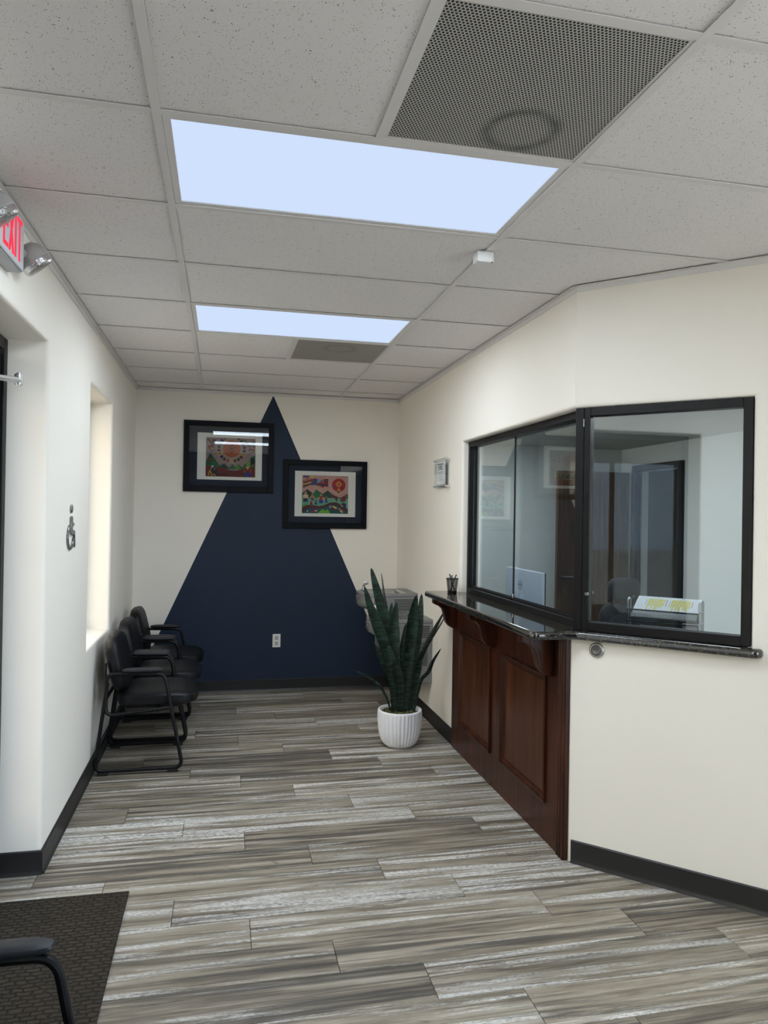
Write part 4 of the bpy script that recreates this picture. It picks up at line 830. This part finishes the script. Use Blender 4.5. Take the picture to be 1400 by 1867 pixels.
# ================================================================== DRINKING FOUNTAINS
def fountain(y0, y1, ztop, label, skirt_bottom):
    yc = (y0+y1)/2; hw = (y1-y0)/2; xb = XR-0.0008; xf = 1.296
    t = thing('drinking_fountain', label, 'drinking fountain', (xb, yc, skirt_bottom), group='pair of wall drinking fountains')
    def outline(inset, xfr, n=14):
        xm = 1.545; P = [(xb, yc-hw+inset), (xm, yc-hw+inset)]
        for k in range(1, n):
            a = math.pi*k/n; P.append((xm-(xm-xfr-inset)*math.sin(a)**0.75, yc-(hw-inset)*math.cos(a)))
        return P+[(xm, yc+hw-inset), (xb, yc+hw-inset)]
    def lev(z, inset, xfr, tilt=0.0): return [Vector((x, y, z-(tilt*(xb-x)))) for x, y in outline(inset, xfr)]
    zb_ = ztop-0.165
    L_ = [lev(zb_, 0.004, 1.50), lev(zb_+0.014, 0.0, 1.40), lev(zb_+0.032, 0.0, 1.335), lev(zb_+0.052, 0.0, 1.306), lev(zb_+0.078, 0.0, xf), lev(ztop-0.035, 0.0, xf), lev(ztop-0.028, 0.006, xf), lev(ztop-0.022, 0.0, xf), lev(ztop-0.006, 0.002, xf), lev(ztop, 0.010, xf)]
    k = len(L_[0]); mb = MB(); mb.add([v for l in L_ for v in l], [(i*k+j, i*k+(j+1) % k, (i+1)*k+(j+1) % k, (i+1)*k+j) for i in range(len(L_)-1) for j in range(k)]+[tuple(range(k))[::-1]])
    # rim and sunk basin
    B = [[Vector((x, y, ztop)) for x, y in outline(0.035, xf)], [Vector((x, y, ztop-0.010)) for x, y in outline(0.055, xf)], [Vector((x, y, ztop-0.028)) for x, y in outline(0.115, xf)]]
    for l in B:
        for v in l: v.x = min(v.x, xb-0.085+(0 if l is B[0] else -0.03))
    b0 = len(mb.v)-k; base = len(mb.v); mb.add([v for l in B[:1] for v in l], []); mb.add([], [])
    mb.f += [(b0+j, b0+(j+1) % k, base+(j+1) % k, base+j) for j in range(k)]; mb.m += [0]*k
    hd = mb.build('fountain_head', FOUNT, t, smooth=True, ang_=28)
    ba = MB(); ba.add([v for l in B for v in l], [(i*k+j, i*k+(j+1) % k, (i+1)*k+(j+1) % k, (i+1)*k+j) for i in range(2) for j in range(k)]+[tuple(range(2*k, 3*k))]); ba.build('basin', FOUNT_B, t, smooth=True)
    # spout with guard
    sp = Vector((1.375, yc+0.10, ztop)); MB().tube(fillet([sp, sp+Z_*0.045, sp+Vector((0.03, -0.03, 0.062))], 0.02), 0.010, 10).build('spout', CHROME, t, smooth=True)
    MB().lathe([(0.020, 0.0), (0.020, 0.010), (0.012, 0.016)], sp-Z_*0.001, 18).build('spout_base', CHROME, t, smooth=True)
    MB().squad(sp+Vector((0.012, -0.008, 0.066)), X_*0.022, Y_*0.016, Z_*0.014, 1, 1, 8, 14).build('spout_guard', WPLASTIC, t, smooth=True)
    # push bars on the front and near side
    for a in (35, 90):
        aa = R(a); xm = 1.545; p0 = Vector((xm-(xm-xf)*math.sin(aa)**0.75-0.002, yc-hw*math.cos(aa), ztop-0.070)); nn = Vector((-math.sin(aa), -math.cos(aa)*0.9, 0)).normalized(); tt = Vector((-nn.y, nn.x, 0))
        MB().obox(p0, tt*0.038, nn*0.0025, Z_*0.020).build('push_bar', FOUNT_B, t, bevel=0.002)
    lv = MB()
    for i in range(7): lv.box((1.575, y0-0.0016, zb_+0.030+i*0.0135), (1.745, y0-0.0002, zb_+0.036+i*0.0135))
    lv.build('louver', FOUNT_D, t)
    MB().box((1.50, y0+0.012, skirt_bottom), (xb, y1-0.012, zb_-0.001)).build('lower_cabinet', FOUNT, t, bevel=0.004)
    l2 = MB()
    for i in range(13): l2.box((1.575, y0+0.0104, zb_-0.022-i*0.0135), (1.735, y0+0.0118, zb_-0.016-i*0.0135))
    l2.build('cabinet_louver', FOUNT_D, t)
fountain(3.322, 3.742, 0.787, 'lower grey wall drinking fountain nearer the counter', 0.302)
fountain(3.775, 4.195, 0.938, 'higher grey wall drinking fountain nearer the back wall', 0.455)

# ================================================================== SNAKE PLANT
PC = Vector((1.402, 2.842, 0))
t = thing('potted_snake_plant', 'tall snake plant in a white ribbed ceramic pot on the floor', 'potted plant', tuple(PC))
NP = 144
prof = [(0.072, 0.001), (0.092, 0.004), (0.112, 0.022), (0.128, 0.05), (0.140, 0.09), (0.147, 0.135), (0.150, 0.18), (0.151, 0.225), (0.151, 0.240), (0.150, 0.247), (0.146, 0.250), (0.139, 0.250), (0.136, 0.244), (0.134, 0.215), (0.10, 0.212)]
rr = random.Random(5); wob = [rr.random()*0.9 for _ in range(NP)]
rib = lambda i, j: (0.0030*(1 if ((j+int(wob[j]*1.2)) % 4) < 2 else -1)) if 2 <= i <= 7 else 0
MB().lathe(prof, PC, NP, Z_, rib).build('pot', POTW, t, smooth=True, ang_=50)
ms = MB()
for k in range(140):
    a, q = rr.random()*6.28, 0.128*math.sqrt(rr.random()); s = 0.006+0.010*rr.random()
    ms.squad(PC+Vector((q*math.cos(a), q*math.sin(a), 0.216+0.014*rr.random())), X_*s, Y_*s, Z_*s*0.9, 1, 1, 4, 6)
mo = ms.build('moss', MOSS, t); mo['kind'] = 'stuff'
def leafm(pts, wpx, dy, twist=0.0, base=(0, 0), cup=0.25):
    """leaf blade along a centre line given in photo pixels of a plane at depth PC.y+dy"""
    P = []
    for i, (x, y) in enumerate(pts):
        f_ = i/(len(pts)-1)
        P.append(px(620+x/4.67, 1000+y/4.67, 1, PC.y+dy*(1-f_*0.85)))
    # resample smoothly
    def cr(p0, p1, p2, p3, s_): return 0.5*((2*p1)+(p2-p0)*s_+(2*p0-5*p1+4*p2-p3)*s_**2+(3*p1-p0-3*p2+p3)*s_**3)
    Q = []; m_ = len(P)
    for i in range(m_-1):
        for k in range(5):
            Q.append(cr(P[max(i-1, 0)], P[i], P[i+1], P[min(i+2, m_-1)], k/5))
    Q.append(P[-1]); n_ = len(Q); wm = wpx/4.67/1329.2*5.0; vs = []
    for i, c_ in enumerate(Q):
        f_ = i/(n_-1); prof_ = min(1.0, (f_/0.30)**0.62 if f_ < 0.30 else 1.0-0.42*((f_-0.30)/0.70)**1.3)
        w_ = max(0.0008, wm/2*prof_); tg = (Q[min(i+1, n_-1)]-Q[max(i-1, 0)]).normalized()
        side = (X_-tg*X_.dot(tg)).normalized(); nor = side.cross(tg)
        an = twist*(1-f_*0.3); sd = side*math.cos(an)+nor*math.sin(an); no = nor*math.cos(an)-side*math.sin(an)
        th = 0.0016
        for s_, cu in ((-1, cup), (-0.5, cup*0.25), (0, 0), (0.5, cup*0.25), (1, cup)): vs.append(c_+sd*(w_*s_)-no*(w_*cu)+no*th*(1-abs(s_)))
        for s_, cu in ((1, cup), (0.5, cup*0.25), (0, 0), (-0.5, cup*0.25), (-1, cup)): vs.append(c_+sd*(w_*s_)-no*(w_*cu)-no*th*(1-abs(s_)*0.6))
    m2 = 10; fs = [(i*m2+j, i*m2+(j+1) % m2, (i+1)*m2+(j+1) % m2, (i+1)*m2+j) for i in range(n_-1) for j in range(m2)]+[tuple(range(m2))[::-1], tuple(range((n_-1)*m2, n_*m2))]
    MB().add(vs, fs).build('leaf', LEAF, t, smooth=True, ang_=50)
BY = 1378
leafm([(263,165),(297,300),(345,480),(395,640),(430,800),(455,1000),(462,1200),(465,BY)], 92, 0.03)
leafm([(207,322),(250,480),(310,640),(368,800),(415,950),(455,1100),(475,1250),(480,BY)], 98, -0.03, 0.1)
leafm([(350,210),(370,400),(392,540),(425,760),(450,1000),(470,BY)], 62, 0.07, 1.05)
leafm([(440,460),(432,600),(440,800),(455,1000),(470,BY)], 60, 0.08)
leafm([(480,455),(462,640),(460,800),(470,1000),(478,1200),(482,BY)], 98, 0.0, -0.1)
leafm([(650,395),(620,560),(600,760),(575,960),(558,1150),(550,BY)], 108, -0.02, 0.1)
leafm([(695,385),(682,560),(655,800),(620,1000),(580,1250),(565,BY)], 78, 0.05, -0.5)
leafm([(882,540),(800,680),(725,820),(665,960),(625,1100),(595,BY)], 82, -0.01, 0.75)
leafm([(905,555),(845,655),(765,780),(700,900),(650,1050),(605,BY)], 46, 0.05, 1.0)
leafm([(857,852),(785,960),(745,1050),(690,1110),(655,1230),(625,BY)], 52, -0.02, 0.5)
leafm([(133,1040),(240,1095),(330,1160),(380,1240),(410,1310),(425,BY)], 24, -0.03, 0.3)
leafm([(303,830),(330,900),(380,1010),(425,1120),(450,1250),(455,BY)], 62, 0.05)
leafm([(412,815),(430,950),(450,1080),(468,1220),(462,BY)], 104, -0.07, -0.15)
leafm([(455,960),(490,1080),(505,1200),(508,BY)], 96, -0.085, 0.2)
leafm([(560,640),(540,820),(530,1000),(530,1200),(530,BY)], 66, 0.05, -0.2)
leafm([(690,880),(645,1050),(615,1200),(600,BY)], 92, -0.03, 0.35)

# ================================================================== WAITING CHAIRS
def make_chair(name, label, loc, group):
    """sled-base armchair facing +X; local origin on the floor at the middle of the rear edge of the frame"""
    t = thing(name, label, 'chair', loc, group=group); ox, oy, oz = loc; hw = 0.262
    g = lambda x, y, z: Vector((ox+x, oy+y, oz+z)); tr = 0.0115
    for s in (-1, 1):
        y = hw*s
        sf = MB().tube([*fillet([g(0.070, y, 0.55), g(0.055, y, 0.43), g(0.002, y, 0.024), g(0.512, y, 0.024), g(0.417, y, 0.50), g(0.398, y, 0.598), g(0.15, y, 0.602)], 0.055)], tr, 10).build('side_frame', TUBE, t, smooth=True)
        MB().tube([*fillet([g(0.15, y, 0.602), g(0.067, y, 0.600), g(0.060, y, 0.352), g(0.445, y, 0.392)], 0.06)], tr, 10).build('seat_rail', TUBE, t, smooth=True)
        MB().squad(g(0.272, y, 0.623), X_*0.122, Y_*0.027, Z_*0.014, 0.7, 0.55, 12, 48).build('arm_pad', PAD, t, smooth=True)
        for xx in (0.052, 0.455): MB().box(g(xx-0.030, y-0.014, 0.0005), g(xx+0.030, y+0.014, 0.018)).build('foot_pad', RUBBER, t, bevel=0.003)
        MB().box(g(0.050, y*0.82-0.016, 0.40), g(0.058, y*0.82+0.016, 0.66)).build('back_bracket', TUBE, t)
    MB().tube([g(0.055, -hw, 0.445), g(0.055, hw, 0.445)], tr, 10).build('rear_cross_bar', TUBE, t, smooth=True)
    MB().tube([g(0.013, -hw, 0.13), g(0.013, hw, 0.13)], 0.010, 10).build('lower_cross_bar', TUBE, t, smooth=True)
    MB().tube([g(0.36, -hw, 0.378), g(0.36, hw, 0.378)], tr, 10).build('front_cross_bar', TUBE, t, smooth=True)
    def sw_(x, y, z): return x, y*(1-0.06*max(0, x)), z*(1-0.35*max(0, x)**3)-0.18*max(0, x)**4
    MB().squad(g(0.350, 0, 0.432), X_*0.243, Y_*0.240, Z_*0.050, 0.45, 0.42, 16, 48, sw_).build('seat', VINYL, t, smooth=True)
    MB().box(g(0.16, -0.19, 0.376), g(0.50, 0.19, 0.392)).build('seat_board', TUBE, t, bevel=0.004)
    til = R(13); ex = Vector((math.cos(til), 0, math.sin(til))); ez = Vector((-math.sin(til), 0, math.cos(til)))
    def bw(x, y, z): return x+0.35*y*y*(1 if x > -2 else 0)*0.7, y*(1-0.13*z*z*z if z > 0 else 1), z
    MB().squad(g(0.100, 0, 0.640), ex*0.046, Y_*0.235, ez*0.178, 0.5, 0.55, 18, 40, bw).build('backrest', VINYL, t, smooth=True)
    MB().squad(g(0.100, 0, 0.640)-ex*0.030, ex*0.022, Y_*0.205, ez*0.150, 0.5, 0.6, 10, 32, bw).build('back_shell', DARKPL, t, smooth=True)
    return t
CH = 'black vinyl waiting-room armchairs'
c1 = make_chair('waiting_chair', 'black vinyl sled-base armchair in the wall row, closest to the entrance', (-0.535, 2.57+0.265, 0), CH)
c2 = copy_tree(c1); c2.location.y = 3.175+0.265; c2['label'] = 'black vinyl sled-base armchair in the middle of the wall row'
c3 = copy_tree(c1); c3.location.y = 3.785+0.265; c3['label'] = 'black vinyl sled-base armchair in the wall row, next to the navy triangle wall'
c4 = copy_tree(c1); c4.location = (-0.547, -0.31-0.265, 0); c4['label'] = 'black armchair standing alone at the dark floor mat'

# entrance mat
mm = MB().box((-0.715, -0.22, 0.0008), (-0.160, 1.140, 0.009)).build('entrance_mat', mat_mat(), bevel=0.003)
tag(mm, 'dark brown textured carpet mat on the plank floor at the entrance', 'floor mat')

# ================================================================== INSIDE THE OFFICE
struct(MB().box((OX-0.03, 3.80, 0), (OX+0.05, 3.87, 2.12)).box((OX-0.03, 4.56, 0), (OX+0.05, 4.63, 2.12)).box((OX-0.03, 3.87, 2.06), (OX+0.05, 4.56, 2.12)).build('trim_door_frame', GREYFR, bevel=0.004))
t = thing('office_ceiling_light', 'LED panel in the office ceiling above the corner reception window', 'ceiling light', (2.9, 1.5, OC))  # added lamp, out of view, to brighten the office behind the glass
MB().box((2.60, 1.20, OC-0.012), (3.20, 1.80, OC-0.0005)).build('frame', TEE, t)
MB().box((2.63, 1.23, OC-0.016), (3.17, 1.77, OC-0.0125)).build('diffuser', MATS.setdefault('office_led', mat_emit('office_led', (0.8, 0.9, 1.0, 1), 1.0)), t)
lamp_light('led_light', (2.9, 1.5, OC-0.018), 0.54, 0.54, 16.0, (0.88, 0.95, 1.0), t)
t = thing('office_ceiling_light', 'LED panel in the office ceiling close to the office back wall', 'ceiling light', (2.38, 3.83, OC))  # second added lamp, hidden by the header, lights the office back wall
MB().box((2.08, 3.53, OC-0.012), (2.68, 4.13, OC-0.0005)).build('frame', TEE, t)
MB().box((2.11, 3.56, OC-0.016), (2.65, 4.10, OC-0.0125)).build('diffuser', MATS['office_led'], t)
lamp_light('led_light', (2.38, 3.83, OC-0.018), 0.54, 0.54, 22.0, (0.88, 0.95, 1.0), t)
d2 = sroot('door_2', (OX, 4.66, 0)); dd = MB().box((3.43, 4.655, 0.012), (OX-0.035, 4.698, 2.05)).build('door_leaf', DOORWOOD, d2, bevel=0.003)
MB().tube([(3.49, 4.655, 1.0), (3.49, 4.60, 1.0), (3.60, 4.595, 1.0)], 0.010, 8).build('lever_handle', STEEL, dd, smooth=True)
tp = MB().box((2.0, 1.55, 0.715), (2.55, 3.0, 0.745)); t = thing('office_desk', 'grey laminate desk behind the reception window', 'desk', (2.35, 2.3, 0)); tp.build('desk_top', DESKM, t, bevel=0.003)
for yy in (1.58, 2.94): MB().box((2.03, yy, 0.001), (2.50, yy+0.03, 0.714)).build('side_panel', DESKM, t)
MB().box((2.03, 1.611, 0.25), (2.05, 2.939, 0.714)).build('modesty_panel', DESKM, t)
# monitor seen from behind
t = thing('computer_monitor', 'white-backed computer monitor standing on the desk behind the sliding glass', 'monitor', (2.09, 2.286, 0.745))
MB().box((2.052, 2.006, 0.905), (2.075, 2.566, 1.250)).build('back_shell', MONI, t, bevel=0.006)
MB().box((2.0755, 2.010, 0.912), (2.082, 2.562, 1.246)).build('screen', DARKPL, t)
MB().box((2.050-0.028, 2.25, 0.76), (2.050, 2.32, 1.05)).build('stand_neck', MONI, t, bevel=0.005)
MB().box((1.97+0.04, 2.17, 0.746), (2.20, 2.40, 0.758)).build('stand_base', MONI, t, bevel=0.003)
lg = Vector((2.0515, 2.325, 1.150))
MB().tube([lg+Vector((-0.0002, 0.028*math.cos(R(k*10)), 0.028*math.sin(R(k*10)))) for k in range(37)], 0.0013, 6, False).build('logo_ring', INK, t)
text_mesh('logo_lettering', 'DELL', 0.018, INK, t, lg-X_*0.0005, -Y_, Z_, 0.0004)
# office chair
t = thing('office_chair', 'dark high-back office chair with headrest behind the corner window', 'office chair', (2.95, 2.55, 0))
MB().squad((2.93, 2.57, 1.085), Vector((0.13, 0.05, 0)), Vector((-0.02, 0.045, 0)), Z_*0.085, 0.5, 0.5, 12, 24).build('headrest', CHAIRFAB, t, smooth=True)
MB().squad((2.94, 2.58, 0.74), Vector((0.22, 0.08, 0)), Vector((-0.03, 0.05, 0)), Z_*0.27, 0.5, 0.5, 12, 28).build('backrest', CHAIRFAB, t, smooth=True)
MB().squad((2.98, 2.36, 0.46), X_*0.24, Y_*0.24, Z_*0.045, 0.5, 0.45, 10, 28).build('seat', CHAIRFAB, t, smooth=True)
MB().tube([(2.97, 2.645, 0.46), (2.96, 2.66, 0.75), (2.945, 2.625, 1.08)], 0.016, 10).build('spine', DARKPL, t, smooth=True)
MB().tube([(2.98, 2.38, 0.12), (2.98, 2.38, 0.42)], 0.025, 12).build('gas_lift', DARKPL, t, smooth=True)
for k in range(5):
    a = R(72*k+20); e = Vector((2.98+0.28*math.cos(a), 2.38+0.28*math.sin(a), 0.085))
    lg_ = MB().tube([(2.98, 2.38, 0.12), e], [0.022, 0.014], 8).build('base_arm', DARKPL, t, smooth=True)
    MB().tube([e+Vector((-0.02*math.sin(a), 0.02*math.cos(a), -0.057)), e+Vector((0.02*math.sin(a), -0.02*math.cos(a), -0.057))], 0.0275, 14).build('caster', DARKPL, lg_, smooth=True)
for s in (-1, 1):
    q = Vector((2.98+0.26*s, 2.40, 0)); MB().tube(fillet([q+Vector((-0.05*s, 0, 0.45)), q+Vector((0.02*s, 0, 0.46)), q+Vector((0.02*s, 0, 0.66))], 0.05), 0.012, 8).box(q+Vector((-0.03, -0.12, 0.66)), q+Vector((0.05, 0.12, 0.685))).build('armrest', DARKPL, t, smooth=True)
# two-tier letter tray and printed sheets on the counter inside the glass
U0, U1 = 0.215, 0.520; F0, F1 = -0.135, -0.285; TB = GT+0.0008
t = thing('letter_tray', 'two-tier black wire letter tray on the counter behind the corner window', 'letter tray', tuple(ang(0.37, -0.21, TB)))
def wire(name, pts, r=0.0028, m_=TUBE, par=None): return MB().tube(pts, r, 8).build(name, m_, par or t, smooth=True)
for u in (U0, U1):
    for (fa, fb) in ((F0-0.012, F0-0.060), (F1+0.015, F1+0.055)):
        wire('side_loop', fillet([ang(u, fa, TB+0.002), ang(u, fa, TB+0.148), ang(u, fb, TB+0.148), ang(u, fb, TB+0.002)], 0.024), 0.0032, STEEL if fa > -0.2 else TUBE)
for lev_, tilt_ in ((0.006, 0.0), (0.058, 0.0)):
    zl = TB+lev_; bk = 0.055 if lev_ > 0.03 else 0.0
    wire('tier_rim', [ang(U0, F0, zl+0.042), ang(U1, F0, zl+0.042)], 0.0035); wire('tier_rim', [ang(U0, F0, zl), ang(U1, F0, zl)], 0.003)
    for u in (U0, U1):
        wire('tier_side', [ang(u, F0, zl), ang(u, F0, zl+0.042)], 0.0035); wire('tier_side', [ang(u, F0, zl+0.042), ang(u, F1, zl+0.042)], 0.003)
    fm = [ang(U0, F0, zl), ang(U1, F0, zl), ang(U1, F0, zl+0.042), ang(U0, F0, zl+0.042)]
    mesh_surface('mesh_front', fm, [(0, 1, 2, 3)], [(0, 0), (80, 0), (80, 11), (0, 11)], MESH, t)
    bt = [ang(U0, F0, zl), ang(U1, F0, zl), ang(U1, F1, zl), ang(U0, F1, zl)]
    mesh_surface('mesh_bottom', bt, [(0, 1, 2, 3)], [(0, 0), (80, 0), (80, 40), (0, 40)], MESH, t)
def sheet(name, label, u0, u1, f0, f1, z0, z1, lines):
    ey = (ang(u0, f1, z1)-ang(u0, f0, z0)); ex = ang(u1, f0, z0)-ang(u0, f0, z0); nn = ex.cross(ey).normalized(); o_ = ang(u0, f0, z0)
    if nn.z < 0: nn = -nn
    t_ = thing(name, label, 'paper', tuple(o_)); n_ = 8; vs = []
    for k in (0, 1):
        for i in range(n_+1): vs += [o_+ey*(i/n_)+nn*(0.0012*k+0.002*math.sin(math.pi*i/n_)), o_+ex+ey*(i/n_)+nn*(0.0012*k+0.002*math.sin(math.pi*i/n_))]
    h = 2*(n_+1); fs = []
    for i in range(n_):
        a_ = 2*i; fs += [(a_, a_+1, a_+3, a_+2), (h+a_, h+a_+2, h+a_+3, h+a_+1), (a_, a_+2, h+a_+2, h+a_), (a_+1, h+a_+1, h+a_+3, a_+3)]
    fs += [(0, h, h+1, 1), (h-2, h-1, 2*h-1, 2*h-2)]
    MB().add(vs, fs).build('sheet', PAPER, t_)
    yb_, ib, pb_ = MB(), MB(), MB()
    def strip(mb, a, b, c, d):
        P = []
        for u, v in ((a, c), (b, c), (b, d), (a, d)): P.append(o_+ex*u+ey*v+nn*(0.0022+0.002*math.sin(math.pi*v)))
        mb.add(P, [(0, 1, 2, 3)])
    if lines:
        for blk, (ua, ub) in enumerate(((0.19, 0.46), (0.56, 0.86))):
            nL = 11
            for i in range(nL):
                u = ua+(ub-ua)*i/nL; ln_ = 0.28+0.34*rnd.random(); strip(yb_, u, u+(ub-ua)/nL*0.62, 0.88-ln_, 0.88)
            for i in range(3): strip(ib, ua-0.03-0.0*i, ua-0.022, 0.55+0.1*i, 0.60+0.1*i)
            strip(pb_, ub+0.015, ub+0.030, 0.55, 0.86); strip(ib, (ua+ub)/2, (ua+ub)/2+0.012, 0.93, 0.955)
        yb_.build('highlighted_lines', YELLOW, t_); ib.build('printed_marks', INK, t_); pb_.build('printed_heading', PINK, t_)
sheet('printed_sheet', 'white printed sheet with yellow highlighted lines in the top tray', U0+0.012, U1-0.012, F0-0.006, F1-0.02, TB+0.066, TB+0.146, True)
sheet('loose_sheet', 'pale sheet lying in the lower tier of the letter tray', U0+0.03, U1-0.03, F0-0.008, F1+0.01, TB+0.008, TB+0.012, False)
